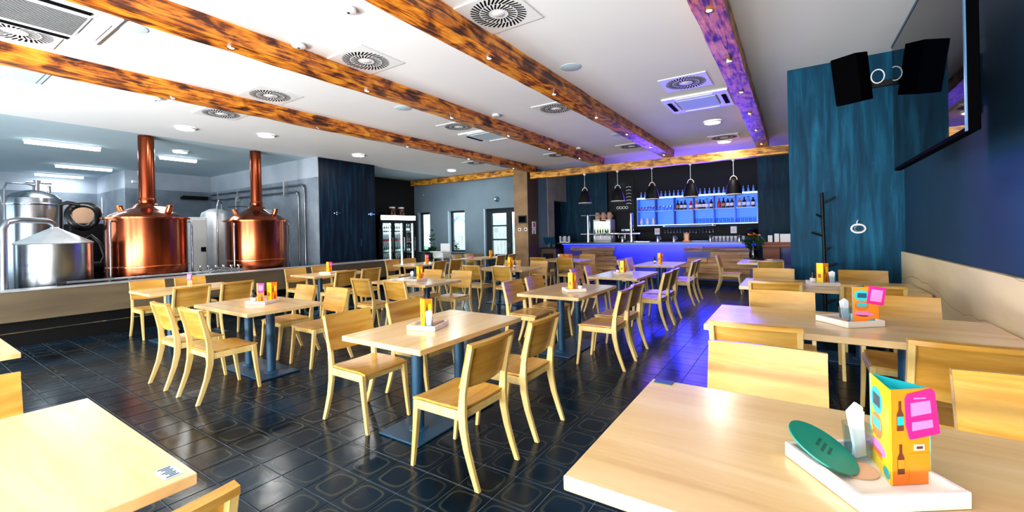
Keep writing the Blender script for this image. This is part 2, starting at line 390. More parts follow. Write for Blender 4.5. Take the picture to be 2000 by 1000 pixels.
# floor: slab of grout with raised glazed tiles
TP, TX0, TY0 = .253, -1.45, 1.68
floor = struct(MB().box(-19, 1.4, -3.6, 14.4, -.12, -.004).ob('floor', M['grout']))
def tile_mesh(cells, z, name, s=TP):
    mb = MB(); h = s/2-.0022; c = .0025
    for x, y in cells:
        b = [(x-h, y-h, z-.006), (x+h, y-h, z-.006), (x+h, y+h, z-.006), (x-h, y+h, z-.006)]
        k = h-c; t = [(x-k, y-k, z), (x+k, y-k, z), (x+k, y+k, z), (x-k, y+k, z)]
        mb.add(b+t, [(4, 5, 6, 7), (0, 1, 5, 4), (1, 2, 6, 5), (2, 3, 7, 6), (3, 0, 4, 7)])
    me = bpy.data.meshes.new(name); me.from_pydata(mb.v, [], mb.f); me.materials.append(M['tile'])
    uv = me.uv_layers.new(name='UVMap'); pat = [(0, 0), (1, 0), (1, 1), (0, 1)]
    data = []
    for fi in range(len(mb.f)):
        for k in range(4): data += pat[k] if fi % 5 == 0 else (0, 0)
    uv.data.foreach_set('uv', [float(q) for q in data])
    return me
def in_view(x, y, z):
    v = Vector((x, y, z-1.5)); d = v.dot(fw)
    if d < .3: return None
    px = 1000+834.56*v.dot(rt)/d; py = 453.56-834.56*v.dot(up)/d
    return d if -30 < px < 2030 and -30 < py < 1030 else None
near, rest = [], []
for i in range(-68, 11):
    for j in range(-14, 46):
        x = TX0+(i+.5)*TP; y = TY0+(j+.5)*TP
        if x > -.5 and y < 6.5: continue
        if x > -18.5 and y < 14:
            d = in_view(x, y, 0)
            hid = (x < -9.3) or (x > -1.0 and y < 3)      # under the platform edge or behind the parapet
            if d and not hid: near.append((d, x, y))
            else: rest.append((x, y))
near.sort(); rest += [(x, y) for d, x, y in near[300:]]
one_tile = tile_mesh([(0, 0)], 0, 'floor_tile')
for d, x, y in near[:300]:
    o = bpy.data.objects.new('floor_tile', one_tile); COL.objects.link(o); o.parent = floor; o.location = (x, y, 0)
far_t = stuff(bpy.data.objects.new('far_floor_tiles', tile_mesh(rest, 0, 'far_floor_tiles'))); COL.objects.link(far_t); far_t.parent = floor
plat = struct(MB().box(-.47, 1.02, -1.2, 6.5, 0, .126).ob('floor_platform', M['black']))
pt = stuff(bpy.data.objects.new('platform_tiles', tile_mesh([(-.47+(i+.5)*.2483, -1.2+(j+.5)*.2483) for i in range(6) for j in range(31)], .13, 'platform_tiles', .2483))); COL.objects.link(pt); pt.parent = plat

struct(MB().box(BX, 1.4, -3.6, 14.4, C, C+.2).ob('ceiling', M['ceiling']))
struct(MB().box(-19, BX, -3.6, 11.8, C+.012, C+.2).ob('ceiling_brewery', M['ceil_brew']))
wall('wall_right', 'wall_teal', 1.06, 1.4, -3.6, 6.6)
struct(MB().box(1.02, 1.06, -3.3, 6.54, .13, 1.19).ob('trim_1', M['wainscot'], bevel=.004))
struct(MB().box(-.04, 1.4, 6.54, 7.4, 0, C).ob('wall_column', M['column'], bevel=.006))
wall('wall_bar_right', 'teal_panel', -.82, 1.4, 13.6, 14.3)
wall('wall_bar_back', 'black_wall', -5.3, -.82, 14.08, 14.3)
wall('wall_bar_left', 'teal_panel', -7.3, -5.3, 13.95, 14.3)
wall('wall_bar_end', 'wall_teal', 1.2, 1.4, 7.4, 13.6)
# side wall of the passage left of the bar, with its doorway
mb = MB(); mb.box(-7.15, -6.85, 11.75, 12.55, 0, C, M['wall_grey']); mb.box(-7.15, -6.83, 12.55, 13.0, 0, C, M['beige']); mb.box(-7.15, -6.83, 13.0, 13.96, 2.55, C, M['beige'])
struct(mb.ob('wall_passage'))
dr = struct(MB().box(-7.14, -7.08, 13.0, 13.96, 0, 2.55).ob('door_1', M['teal_panel']))
MB().box(-7.08, -7.05, 13.08, 13.52, .1, 2.42).ob('door_leaf', M['frame_dark'], dr, bevel=.005)
MB().box(-7.05, -7.02, 13.1, 13.14, 1.0, 1.12).ob('door_handle', M['chrome'], dr)
# tan pillar
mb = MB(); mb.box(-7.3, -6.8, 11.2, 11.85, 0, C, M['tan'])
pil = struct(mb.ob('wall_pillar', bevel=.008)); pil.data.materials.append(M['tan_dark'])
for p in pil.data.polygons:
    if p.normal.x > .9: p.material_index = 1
# far wall with two windows and a glazed door
OPEN = [(-11.85, -11.21, .82, 2.3), (-10.34, -9.55, .82, 2.3), (-8.73, -7.42, 0, 2.3)]
xs = [-12.3]+[v for o in OPEN for v in o[:2]]+[-7.15]
mb = MB()
for i in range(0, len(xs), 2): mb.box(xs[i], xs[i+1], 11.5, 11.72, 0, C)
for a, b, z0, z1 in OPEN:
    mb.box(a, b, 11.5, 11.72, z1, C)
    if z0: mb.box(a, b, 11.5, 11.72, 0, z0)
struct(mb.ob('wall_back', M['wall_grey']))
for k, (a, b, z0, z1) in enumerate(OPEN[:2]):
    w = struct(MB().box(a, a+.06, 11.51, 11.68, z0, z1).box(a, b, 11.5, 11.68, z0-.03, z0+.015).ob('window_%d' % (k+1), M['reveal']))
    f = MB()
    f.box(a+.06, a+.15, 11.62, 11.68, z0, z1); f.box(b-.06, b, 11.62, 11.68, z0, z1); f.box(a+.15, b-.06, 11.62, 11.68, z1-.07, z1); f.box(a+.15, b-.06, 11.62, 11.68, z0+.015, z0+.09)
    f.ob('window_frame', M['frame_dark'], w); MB().box(a+.15, b-.06, 11.645, 11.655, z0+.09, z1-.07).ob('pane', M['pane'], w)
a, b, z0, z1 = OPEN[2]
d2 = struct(MB().box(a, a+.05, 11.51, 11.68, 0, z1).ob('door_2', M['reveal']))
f = MB()
f.box(a+.05, a+.27, 11.6, 11.68, 0, z1); f.box(b-.45, b-.27, 11.6, 11.68, 0, z1); f.box(b-.05, b, 11.6, 11.68, 0, z1)
f.box(a+.27, b-.45, 11.6, 11.68, z1-.16, z1); f.box(b-.27, b-.05, 11.6, 11.68, z1-.14, z1); f.box(a+.27, b-.45, 11.6, 11.68, 0, .78); f.box(b-.27, b-.05, 11.6, 11.68, 0, .12)
f.ob('door_frame', M['frame_dark'], d2)
f = MB(); f.box(a+.27, b-.45, 11.61, 11.67, 1.24, 1.29); f.box(a+.27, b-.45, 11.61, 11.67, 1.7, 1.75); f.ob('glazing_bar', M['frame_dark'], d2)
for z, zz in ((.78, 1.24), (1.29, 1.7), (1.75, z1-.16)): MB().box(a+.27, b-.45, 11.635, 11.645, z, zz).ob('pane', M['pane'], d2)
MB().box(b-.27, b-.05, 11.635, 11.645, .12, z1-.14).ob('pane', M['pane'], d2)
MB().box(a+.33, a+.5, 11.632, 11.635, 1.5, 1.66).ob('door_sticker', M['pale_blue'], d2)
MB().box(b-.4, b-.36, 11.54, 11.6, .98, 1.14).ob('door_handle', M['chrome'], d2)
# recess behind the fridge, navy block, brewery walls
wall('wall_recess', 'black_wall', -12.3, -12.0, 8.07, 11.5)
wall('wall_block', 'navy', -12.3, -10.0, 6.33, 8.07)
def two_tone(name, x0, x1, y0, y1):
    mb = MB(); mb.box(x0, x1, y0, y1, 0, 3.0, M['wall_grey_low']); mb.box(x0, x1, y0, y1, 3.0, C+.02, M['wall_grey_up']); return struct(mb.ob(name))
two_tone('wall_brewery_back', -16, -10.0, 6.3, 6.33)
two_tone('wall_brewery_return', -16.3, -16.0, 4.13, 6.6)
two_tone('wall_brewery_far', -18.66, -16.3, 4.13, 4.4)
two_tone('wall_left', -19, -18.66, -3.6, 4.4)
# glazed front behind the camera
mb = MB(); mb.box(-19, 1.4, -3.6, -3.35, 0, .45); mb.box(-19, 1.4, -3.6, -3.35, 3.1, C)
px = [-19, -17.2, -11.8, -9.15, -6.95-.0, -6.55, -4.35, -3.95, -1.75, -1.5, .75, 1.4]
for i in range(0, len(px), 2): mb.box(px[i], px[i+1], -3.6, -3.35, .45, 3.1)
struct(mb.ob('wall_front', M['wall_grey']))
for k, (p, q) in enumerate(((-17.2, -11.8), (-9.15, -6.95), (-6.55, -4.35), (-3.95, -1.75), (-1.5, .75))):
    w = struct(MB().box(p, q, -3.55, -3.45, .45, .52).box(p, q, -3.55, -3.45, 3.03, 3.1).box(p, p+.07, -3.55, -3.45, .52, 3.03).box(q-.07, q, -3.55, -3.45, .52, 3.03).ob('window_%d' % (k+3), M['frame_dark']))
    MB().box(p+.07, q-.07, -3.505, -3.495, .52, 3.03).ob('pane', M['pane'], w)
# low parapet between dining room and brewery
par = struct(MB().box(-9.6, -9.2, -3.3, 8.07, .37, .8).ob('wall_parapet', M['parapet'], bevel=.006))
MB().box(-9.58, -9.19, -3.3, 8.08, .8, .815).ob('parapet_cap', M['steel_matt'], par)
MB().box(-9.5, -9.32, -3.3, 8.05, 0, .37).ob('kickboard', M['black'], par)
MB().box(-9.31, -9.29, -3.3, 8.05, .2, .215).ob('kick_rail', M['chrome'], par)
# wainscot on the navy block and the back wall
struct(MB().box(-10.0, -9.97, 6.33, 8.07, 0, .8).ob('trim_2', M['parapet'], bevel=.003))
struct(MB().box(-9.5, -8.78, 11.46, 11.5, 0, .78).ob('trim_3', M['tan'], bevel=.003))

# ------------------------------------------------------------------ beams and ceiling fittings
BEAMS = [(-6.74, -6.53, 'leftmost charred beam, nearest the brewery, with small spotlights'), (-4.57, -4.34, 'charred ceiling beam second from the brewery, with small spotlights'),
         (-2.75, -2.49, 'charred ceiling beam third from the brewery, with small spotlights'), (-.68, -.44, 'rightmost charred ceiling beam, ending beside the teal column')]
def beam_mesh(w, L, h, axis):
    mb = MB(); n = int(L/.35)
    def sec(i):
        j = lambda: random.uniform(-.007, .007)
        return [(-w/2+j(), 0), (w/2+j(), 0), (w/2+j(), h), (-w/2+j(), h)], (j(), j())
    vs = []; fs = []
    for i in range(n+1):
        s, (a, b) = sec(i); t = L*i/n
        for q, (u, v) in enumerate(s):
            v2 = v+(a if q < 2 else 0)
            vs.append((u, t, v2) if axis == 'y' else (t, u, v2))
    for i in range(n):
        for q in range(4): fs.append((i*4+q, i*4+(q+1) % 4, i*4+4+(q+1) % 4, i*4+4+q))
    fs += [(0, 1, 2, 3), (n*4+3, n*4+2, n*4+1, n*4)]
    return mb.add(vs, fs)
SPOTS = [[2.2, 4.2, 6.2, 8.2, 10.2], [1.95, 3.5, 5.1, 6.7, 8.3, 9.9], [1.35, 2.15, 3.6, 5.05, 6.5, 8.0, 9.6, 10.8], [3.9, 5.2, 6.5, 7.8, 9.2, 10.8]]
for (x0, x1, lab), sp in zip(BEAMS, SPOTS):
    t = thing('ceiling_beam', lab, 'beam', ((x0+x1)/2, -3.3, 3.32), group='ceiling beams')
    beam_mesh(x1-x0, 14.6, .19, 'y').ob('timber', M['beam'], t, smooth=30)
    for y in sp:
        s = MB().lathe([(.034, -.012), (.036, .004), (.024, .004), (.024, -.006)], 12, m=M['chrome'], caps=False).lathe([(.001, -.004), (.024, -.004)], 12, m=M['E_spot'], caps=False).ob('spotlight', None, t, loc=(0, y+3.3, -.002))
t = thing('header_beam', 'charred header beam crossing in front of the bar, holding black pendants', 'beam', (-6.75, 11.4, 3.13))
beam_mesh(.2, 7.9, .19, 'x').ob('timber', M['beam_x'], t, smooth=30)
t = thing('header_beam', 'dark charred beam along the grey window wall, left of the tan pillar', 'beam', (-11.98, 11.4, 3.3))
beam_mesh(.2, 4.65, .18, 'x').ob('timber', M['beam_x'], t, smooth=30)

def diffuser():
    t = thing('air_diffuser', 'x x x x', 'vent')
    MB().box(-.3, .3, -.3, .3, -.012, -.001).ob('plate', M['white'], t, bevel=.004)
    mb = MB()
    for ring, (r0, r1, n) in enumerate(((.09, .165, 24), (.175, .255, 36))):
        for i in range(n):
            a = 2*PI*i/n+ring*.1; sk = .55
            p0 = Vector((r0*math.cos(a), r0*math.sin(a), 0)); p1 = Vector((r1*math.cos(a+sk*.35), r1*math.sin(a+sk*.35), 0))
            d = (p1-p0).normalized(); w = Vector((-d.y, d.x, 0))*(.0085 if ring else .0075)
            mb.add([(p0-w)+Vector((0, 0, -.0135)), (p1-w)+Vector((0, 0, -.0135)), (p1+w)+Vector((0, 0, -.0135)), (p0+w)+Vector((0, 0, -.0135)),
                    (p0-w)+Vector((0, 0, -.011)), (p1-w)+Vector((0, 0, -.011)), (p1+w)+Vector((0, 0, -.011)), (p0+w)+Vector((0, 0, -.011))],
                   [(0, 1, 2, 3), (0, 4, 5, 1), (1, 5, 6, 2), (2, 6, 7, 3), (3, 7, 4, 0)])
    stuff(mb.ob('slots', M['slot'], t))
    MB().lathe([(.001, -.02), (.05, -.018), (.06, -.012)], 20, caps=False).ob('hub', M['white'], t, smooth=40)
    return t
VENTS = [(-2.21, 3.2, 'large swirl vent at the top, between second and third beams'), (-4.05, 3.18, 'white swirl vent beside the second beam, under the round detector'),
         (-1.2, 6.2, 'swirl vent just above the lit ceiling cassette, left of the rightmost beam'), (-6.12, 3.17, 'swirl vent directly above the leftmost beam'),
         (-3.19, 6.2, 'swirl vent half covered by the third beam'), (-7.62, 3.17, 'swirl vent hanging over the kettles, below the leftmost beam'),
         (-5.2, 6.14, 'bluish swirl vent touching the second beam, beside a ceiling cassette'), (-6.1, .8, 'swirl vent in the top left corner of the ceiling'),
         (-1.25, 10.45, 'dark swirl vent above the round downlight near the bar'), (-3.2, 10.1, 'far swirl vent before the bar, left of the third beam'),
         (-5.1, 10.0, 'far swirl vent before the bar, touching the second beam end'), (-7.5, 9.6, 'far swirl vent above the tan pillar, left of the leftmost beam')]
v0 = None
for x, y, lab in VENTS:
    if v0 is None: v0 = diffuser(); index(v0); v0.location = (x, y, C); v0.rotation_euler = (0, 0, 0); tag(v0, lab, 'vent', 'swirl air vents in the ceiling')
    else: dup(v0, (x, y, C), 0, lab, 'swirl air vents in the ceiling')
def cassette(x, y, lab, blue=False):
    t = thing('ceiling_cassette', lab, 'air conditioner', (x, y, C), group='air conditioning cassettes')
    mb = MB(); mb.box(-.46, .46, -.46, -.3, -.03, -.002).box(-.46, .46, .3, .46, -.03, -.002).box(-.46, -.3, -.3, .3, -.03, -.002).box(.3, .46, -.3, .3, -.03, -.002); mb.ob('frame', M['white'], t, bevel=.006)
    MB().box(-.28, .28, -.28, .28, -.034, -.012).ob('grille', M['pale_blue'] if blue else M['white'], t, bevel=.004)
    if not blue:
        g = MB()
        for i in range(20): g.box(-.27+i*.0275, -.27+i*.0275+.012, -.26, .26, -.037, -.033)
        stuff(g.ob('grille_slots', M['slot'], t))
    for k in range(4):
        a = k*PI/2; R = Matrix.Rotation(a, 4, 'Z')
        MB().obox(R @ Matrix.Translation((0, -.385, -.034)), .26, .03, .004).ob('air_flap', M['slot'] if k % 2 else M['white'], t)
cassette(-1.22, 7.25, 'white ceiling cassette with pale blue panel, above the round downlight', True)
cassette(-5.15, 7.05, 'pale square cassette tucked against the second beam', True)
cassette(-5.45, .85, 'slatted ceiling cassette in the top left corner')
for i, (x, y, lab) in enumerate(((-5.16, 1.4, 'pale round ceiling speaker at the top left, near the slatted cassette'), (-2.24, 4.77, 'pale round ceiling speaker right of the third beam'),
                  (-5.13, 4.72, 'faint round ceiling speaker below the second beam'), (-3.06, 8.7, 'faint small round ceiling speaker far down near the bar'))):
    o = MB().lathe([(.001, -.006), (.12, -.006), (.128, -.003), (.13, 0)], 28, caps=False).ob('ceiling_speaker', M['pale_blue'], smooth=40, loc=(x, y, C-.001)); tag(o, lab, 'speaker', 'round flush ceiling speakers')
for x, y, lab in ((-4.25, 2.5, 'white round detector beside the second beam, nearest the camera'), (-3.23, 2.36, 'small white detector between second and third beams at the top'), (-4.17, 5.9, 'white boxy detector right of the second beam, mid ceiling'),
                  (-4.28, 9.46, 'tiny white detector far down the ceiling near the bar'), (-7.46, 2.28, 'small white detector left of the leftmost beam')):
    t = thing('smoke_detector', lab, 'detector', (x, y, C), group='small detectors on the ceiling')
    MB().lathe([(.045, -.001), (.045, -.015), (.068, -.015), (.066, -.036), (.03, -.046), (.001, -.046)], 18, caps=False).ob('housing', M['white'], t, smooth=40)
    MB().lathe([(.012, -.05), (.012, -.044)], 8).ob('indicator', M['slot'], t)
for x, y, lab, e in ((-1.24, 8.77, 'large round downlight beside the rightmost beam', 60), (-9.09, 3.2, 'round downlight glowing above the left copper kettle', 60), (-8.56, 4.34, 'round downlight between the two copper chimneys', 60),
                  (-8.97, 6.76, 'round downlight above the navy wall block', 60), (-8.95, 10.2, 'round downlight near the grey window wall', 60), (-1.3, 10.9, 'small round downlight under the far dark vent', 40), (-11.68, 4.0, 'small round lamp behind the left copper chimney', 40)):
    z = C+(.012 if x < BX else 0)
    t = thing('downlight', lab, 'lamp', (x, y, z), group='round ceiling downlights')
    MB().lathe([(.15, -.001), (.15, -.03), (.135, -.035), (.13, -.02)], 28, caps=False).ob('trim_ring', M['white'], t, smooth=40)
    MB().lathe([(.001, -.024), (.132, -.024)], 28, caps=False).ob('lamp_disc', M['E_down'], t)
    a = area('downlight_beam', (0, 0, -.04), (0, 0, -1), .22, .22, e*.32, (1, .98, .94), t, shape='ELLIPSE')
for x, y0, y1, lab in ((-12.43, 1.71, 2.83, 'tube light nearest the camera, over the steel tanks'), (-15.88, 2.72, 3.84, 'middle tube light over the brewery'), (-18.3, 2.72, 3.76, 'farthest tube light, against the brewery wall'), (-12.6, 3.89, 4.66, 'tube light behind the left copper chimney')):
    t = thing('tube_light', lab, 'lamp', (x, y0, C+.012), group='fluorescent tube lights in the brewery')
    L = y1-y0
    MB().box(-.06, .06, 0, L, -.04, -.002).ob('housing', M['white'], t, bevel=.008)
    MB().prism([(-.055, -.04), (.055, -.04), (.04, -.09), (-.04, -.09)], .02, L-.02, lambda u, v, d: (u, d, v)).ob('diffuser', M['E_tube'], t)
    a = area('tube_beam', (0, L/2, -.1), (0, L/2, -1), .1, L*.9, 12, (.88, .95, 1), t)
o = MB().box(-.35, .35, -.35, .35, -.012, -.001).box(-.3, .3, -.3, .3, -.02, -.012).ob('ceiling_hatch', M['ceil_brew'], loc=(-7.6, .9, C), bevel=.004); tag(o, 'square grey hatch in the ceiling at the far left edge', 'hatch')

# ------------------------------------------------------------------ chair
def make_chair():
    t = thing('dining_chair', 'x x x x', 'chair')
    # scooped plywood seat
    def seat(u, v):
        x = (u-.5)*.43; y = -.2+v*.42
        z = .462-.016*(1-(2*u-1)**2)*(1-(2*v-1)**2*.6)-(.012*max(0, v-.85)/.15)
        return (x*(1-.03*abs(2*v-1)), y, z), (0, 0, 1)
    MB().sheet(8, 8, seat, .014).ob('seat', M['chair'], t, smooth=40)
    fr = MB()
    fr.box(-.2, .2, .165, .187, .385, .436); fr.box(-.2, .2, -.2, -.18, .39, .436)
    fr.box(-.218, -.196, -.19, .175, .385, .442); fr.box(.196, .218, -.19, .175, .385, .442)
    fr.ob('seat_frame', M['chair_leg'], t, bevel=.003)
    for s in (-1, 1):
        mb = MB()
        pts = [(.235, 0, .013, .012), (.205, .22, .017, .015), (.185, .4, .021, .018), (.183, .44, .021, .018)]
        vs = []
        for y, z, hy, hx in pts: vs += [(s*.205-hx, y-hy, z), (s*.205+hx, y-hy, z), (s*.205+hx, y+hy, z), (s*.205-hx, y+hy, z)]
        fs = [(0, 1, 2, 3), (15, 14, 13, 12)]+[(i*4+q, i*4+(q+1) % 4, i*4+4+(q+1) % 4, i*4+4+q) for i in range(3) for q in range(4)]
        mb.add(vs, fs).ob('front_leg', M['chair_leg'], t, bevel=.003)
    prof = [(0, -.305, .016), (.1, -.268, .019), (.22, -.228, .022), (.34, -.203, .026), (.44, -.197, .027), (.55, -.207, .022), (.68, -.235, .018), (.835, -.277, .015)]
    for s in (-1, 1):
        vs = []
        for z, y, h in prof: vs += [(s*.208-.0135, y-h, z), (s*.208+.0135, y-h, z), (s*.208+.0135, y+h, z), (s*.208-.0135, y+h, z)]
        n = len(prof); fs = [(0, 1, 2, 3), tuple(range(4*n-1, 4*n-5, -1))]+[(i*4+q, i*4+(q+1) % 4, i*4+4+(q+1) % 4, i*4+4+q) for i in range(n-1) for q in range(4)]
        MB().add(vs, fs).ob('rear_leg', M['chair_leg'], t, bevel=.003)
    def back(u, v):
        x = (u-.5)*.442; z = .565+v*.285
        y = -.19-(z-.55)*.258+.012-.022*(1-(2*u-1)**2)
        if v < .2: z += .03*(1-v/.2)*(2*u-1)**2*.6
        return (x, y, z), (0, 1, .2)
    MB().sheet(10, 6, back, .012).ob('backrest', M['chair'], t, smooth=40)
    def cap(u, v):
        x = (u-.5)*.444; y = -.19-.3*.258+.013-.022*(1-(2*u-1)**2)-v*.036
        return (x, y, .853-.004*v), (0, 0, 1)
    MB().sheet(10, 1, cap, .022).ob('top_rail', M['chair'], t, smooth=40, bevel=0)
    return index(t)
CH = make_chair(); chair_used = [False]
GROUP_CH = 'pale wooden dining chairs'
def chair(x, y, face, label, z=0):
    rz = face+random.uniform(-.025, .025)
    if not chair_used[0]:
        chair_used[0] = True; CH.location = (x, y, z); CH.rotation_euler[2] = rz; tag(CH, label, 'chair', GROUP_CH); return CH
    return dup(CH, (x, y, z), rz, label, GROUP_CH)
PX_, MX_, PY_, MY_ = -PI/2, PI/2, 0, PI      # facing +X, -X, +Y, -Y  (chair front is local +Y)

# ------------------------------------------------------------------ tables
def make_table(sx, sy, long_x, mt):
    t = thing('dining_table', 'x x x x', 'table')
    MB().box(-sx/2, sx/2, -sy/2, sy/2, .712, .75).ob('tabletop', M[mt], t, bevel=.003)
    L = max(sx, sy); bx, by = (L*.74/2, .21) if long_x else (.21, L*.74/2)
    MB().box(-bx, bx, -by, by, .001, .016).ob('base_plate', M['steel_blue'], t, bevel=.004)
    for s in (-1, 1):
        c = (s*L*.2, 0) if long_x else (0, s*L*.2)
        MB().cyl((c[0], c[1], .016), (c[0], c[1], .7), .045, n=20).lathe([(.075, .016), (.07, .024), (.047, .03)], 20, (c[0], c[1], 0)).ob('column', M['steel_blue'], t, smooth=40)
    MB().box(-bx*.8, bx*.8, -by*.8, by*.8, .7, .712).ob('mounting_plate', M['steel_blue'], t)
    return index(t)
TM = make_table(.82, 1.22, False, 'table'); TLx = make_table(1.22, .82, True, 'table_x'); TT = make_table(1.5, .83, True, 'table_x')
used_t = set()
def table(proto, x, y, label, z=0, cat='table'):
    if proto.name not in used_t:
        used_t.add(proto.name); proto.location = (x, y, z); return tag(proto, label, cat, 'light wooden pedestal tables')
    return dup(proto, (x, y, z), 0, label, 'light wooden pedestal tables')
MXC = -2.43
Mt = [('foremost middle table', 1.96), ('second middle table', 4.38), ('third middle table', 6.51), ('fourth middle table', 8.95)]
for nm, y0 in Mt:
    extra = {'foremost middle table': 'light wooden table in the centre foreground, foremost of the middle row', 'second middle table': 'light wooden table second in the middle row, with orange menu and tray',
             'third middle table': 'wooden table third in the middle row, half tinted blue', 'fourth middle table': 'blue-lit wooden table at the far end of the middle row, before the bar'}[nm]
    table(TM, MXC, y0+.61, extra)
ROWL = {0: 'left-side chair, nearer one, at the ', 1: 'left-side chair, farther one, at the ', 2: 'aisle-side chair, nearer one, at the ', 3: 'aisle-side chair, farther one, at the '}
MCH = [[(2.27, -2.93), (2.93, -2.95), (2.15, -1.855), (2.83, -1.86)], [(4.78, -2.9), (5.38, -2.92), (4.62, -1.83), (5.2, -1.87)], [(6.85, -2.93), (7.5, -2.95), (6.72, -1.88), (7.3, -1.9)], [(9.25, -2.95), (9.85, -2.97), (9.07, -1.93), (9.58, -1.95)]]
for (nm, y0), cs in zip(Mt, MCH):
    for k, (cy, cx) in enumerate(cs):
        adj = 'ochre wooden ' if nm[0] == 'f' and 'fore' in nm else ('wooden ' if k < 2 else 'pale-edged wooden ')
        chair(cx, cy, PX_ if k < 2 else MX_, adj+ROWL[k]+nm)
Lt = [('foremost', -5.7, 2.05), ('second', -5.72, 4.49), ('third', -5.68, 7.08), ('fourth', -5.66, 9.72)]
LLAB = ['pale wooden table left of the centre, with purple and orange menus on its tray', 'wooden table behind the foremost left table, among cream chairs', 'wooden table before the tan pillar, with bright reflections on the floor', 'pinkish wooden table at the foot of the left bar cladding']
LNM = ['table with purple and orange menus', 'table behind it among cream chairs', 'table before the tan pillar', 'pinkish table by the left bar cladding']
LNM[1] = 'second table of the left row'
for i, (nm, x0, y0) in enumerate(Lt):
    table(TLx, x0+.61, y0+.41, LLAB[i])
    for k, (dx, dy, fc) in enumerate(((.27, -.12, PY_), (1.0, -.12, PY_), (.23, .94, MY_), (.92, .94, MY_))):
        side = ['left chair, back turned to us,', 'right chair, back turned to us,', 'left chair facing us', 'right chair facing us'][k]
        chair(x0+dx, y0+dy, fc, 'wooden %s at the %s' % (side, LNM[i]))
Pt = [(2.14, 'light table beside the parapet, in front of the left kettle', 'table before the left copper kettle'), (4.56, 'wooden table beside the parapet, right of the right kettle', 'table before the right copper kettle'), (7.2, 'wooden table in front of the lit drinks fridge', 'table before the drinks fridge'), (9.75, 'far pinkish table below the grey wall windows', 'table below the far windows')]
PO = [-.0, 0, -.1, -.1]
for i, (y0, lab, nm) in enumerate(Pt):
    table(TM, -7.8+PO[i], y0+.61, lab)
    for k in range(4):
        x = (-8.36 if k < 2 else -7.2)+PO[i]; y = y0+(.34 if k % 2 == 0 else .92)
        side = ['left chair, nearer one,', 'left chair, farther one,', 'right chair, nearer one,', 'right chair, farther one,'][k]
        chair(x, y, PX_ if k < 2 else MX_, 'wooden %s at the %s' % (side, nm))
# platform tables by the right wall
ZP = .13
TYS = [.97, 2.99, 5.13]
TL = ['big light wooden table in the bottom right foreground', 'large wooden table second along the right wall, with orange menu and magenta card', 'wooden table third along the right wall, in front of the teal column']
for y0, lab in zip(TYS, TL): table(TT, .25, y0+.415, lab, ZP)
for x, y, f, lab in ((-.12, 1.88, MY_, 'chair facing us across the foreground right table, with a shining backrest'), (.68, 1.86, MY_, 'chair at the right edge facing us, behind the big foreground menu'),
                     (-.19, 2.9, PY_, 'chair with its back to us, left one at the second right-wall table'), (.64, 2.88, PY_, 'chair with its back to us at the second right-wall table, beside the wainscot'),
                     (-.09, 3.8, MY_, 'chair facing us, left one behind the second right-wall table'), (.62, 3.84, MY_, 'chair facing us behind the magenta card of the second right-wall table'),
                     (-.16, 5.06, PY_, 'chair with its back to us, left one at the third right-wall table'), (.56, 5.04, PY_, 'chair with its back to us, right one at the third right-wall table'),
                     (-.23, 5.99, MY_, 'chair facing us, left one behind the third right-wall table'), (.65, 6.01, MY_, 'chair facing us below the coiled cable on the teal column')):
    chair(x, y, f, 'pale wooden '+lab if len(lab.split()) < 15 else lab, ZP)
# table by the bar with dishes
table(TM, -.62, 10.85, 'bluish table covered with dishes, beside the bar')
chair(-1.24, 11.05, PX_, 'wooden chair in profile at the left of the dish-covered table')
chair(-.39, 9.85, PY_, 'wooden chair with its back to us at the dish-covered table')
# foreground left tables and chairs
t0 = dup(TLx, (-2.22, .17, 0), 0, 'pale wooden table filling the bottom left corner', 'light wooden pedestal tables')
t1 = dup(TLx, (-5.02, .17, 0), 0, 'corner of a pale table cut off by the left edge', 'light wooden pedestal tables')
chair(-1.52, .32, MX_, 'golden wooden chair top at the bottom edge, beside the corner table')
chair(-2.98, .2, PX_, 'pale chair cut off by the left edge, behind the bottom left table')
o = MB().box(-.045, .045, -.025, .025, 0, .002).ob('table_tag', M['pale_blue'], loc=(-1.69, .53, .7502)); tag(o, 'blue and white number sticker on the bottom left table corner', 'sticker')
g = MB()
for i in range(7): g.box(-.04+i*.012, -.033+i*.012, -.018+.006*(i % 3), .016-.005*(i % 2), .0021, .0027)
g.ob('printed_marks', M['steel_blue'], o)
o = MB().box(-.035, .035, -.02, .02, 0, .004).ob('table_tag', M['steel_blue'], loc=(-.45, 1.775, ZP+.7502)); tag(o, 'small dark plate on the near corner of the foreground right table', 'sticker')

# ------------------------------------------------------------------ things on the tables
def make_tray(sx=.245, sy=.245, h=.038):
    t = thing('wooden_tray', 'x x x x', 'tray')
    MB().box(-sx/2+.01, sx/2-.01, -sy/2+.01, sy/2-.01, .001, .008).ob('tray_base', M['white_wash'], t)
    for s in (-1, 1):
        MB().box(-sx/2, sx/2, s*(sy/2-.006)-.006, s*(sy/2-.006)+.006, .001, h).ob('rim', M['white_wash'], t, bevel=.0015)
        MB().box(s*(sx/2-.006)-.006, s*(sx/2-.006)+.006, -sy/2+.012, sy/2-.012, .001, h).ob('rim', M['white_wash'], t, bevel=.0015)
    return index(t)
TR = make_tray(); tr_used = [0]
def tray(x, y, z, rz, label):
    if not tr_used[0]:
        tr_used[0] = 1; TR.location = (x, y, z); TR.rotation_euler[2] = rz; return tag(TR, label, 'tray', 'whitewashed condiment trays')
    return dup(TR, (x, y, z), rz, label, 'whitewashed condiment trays')
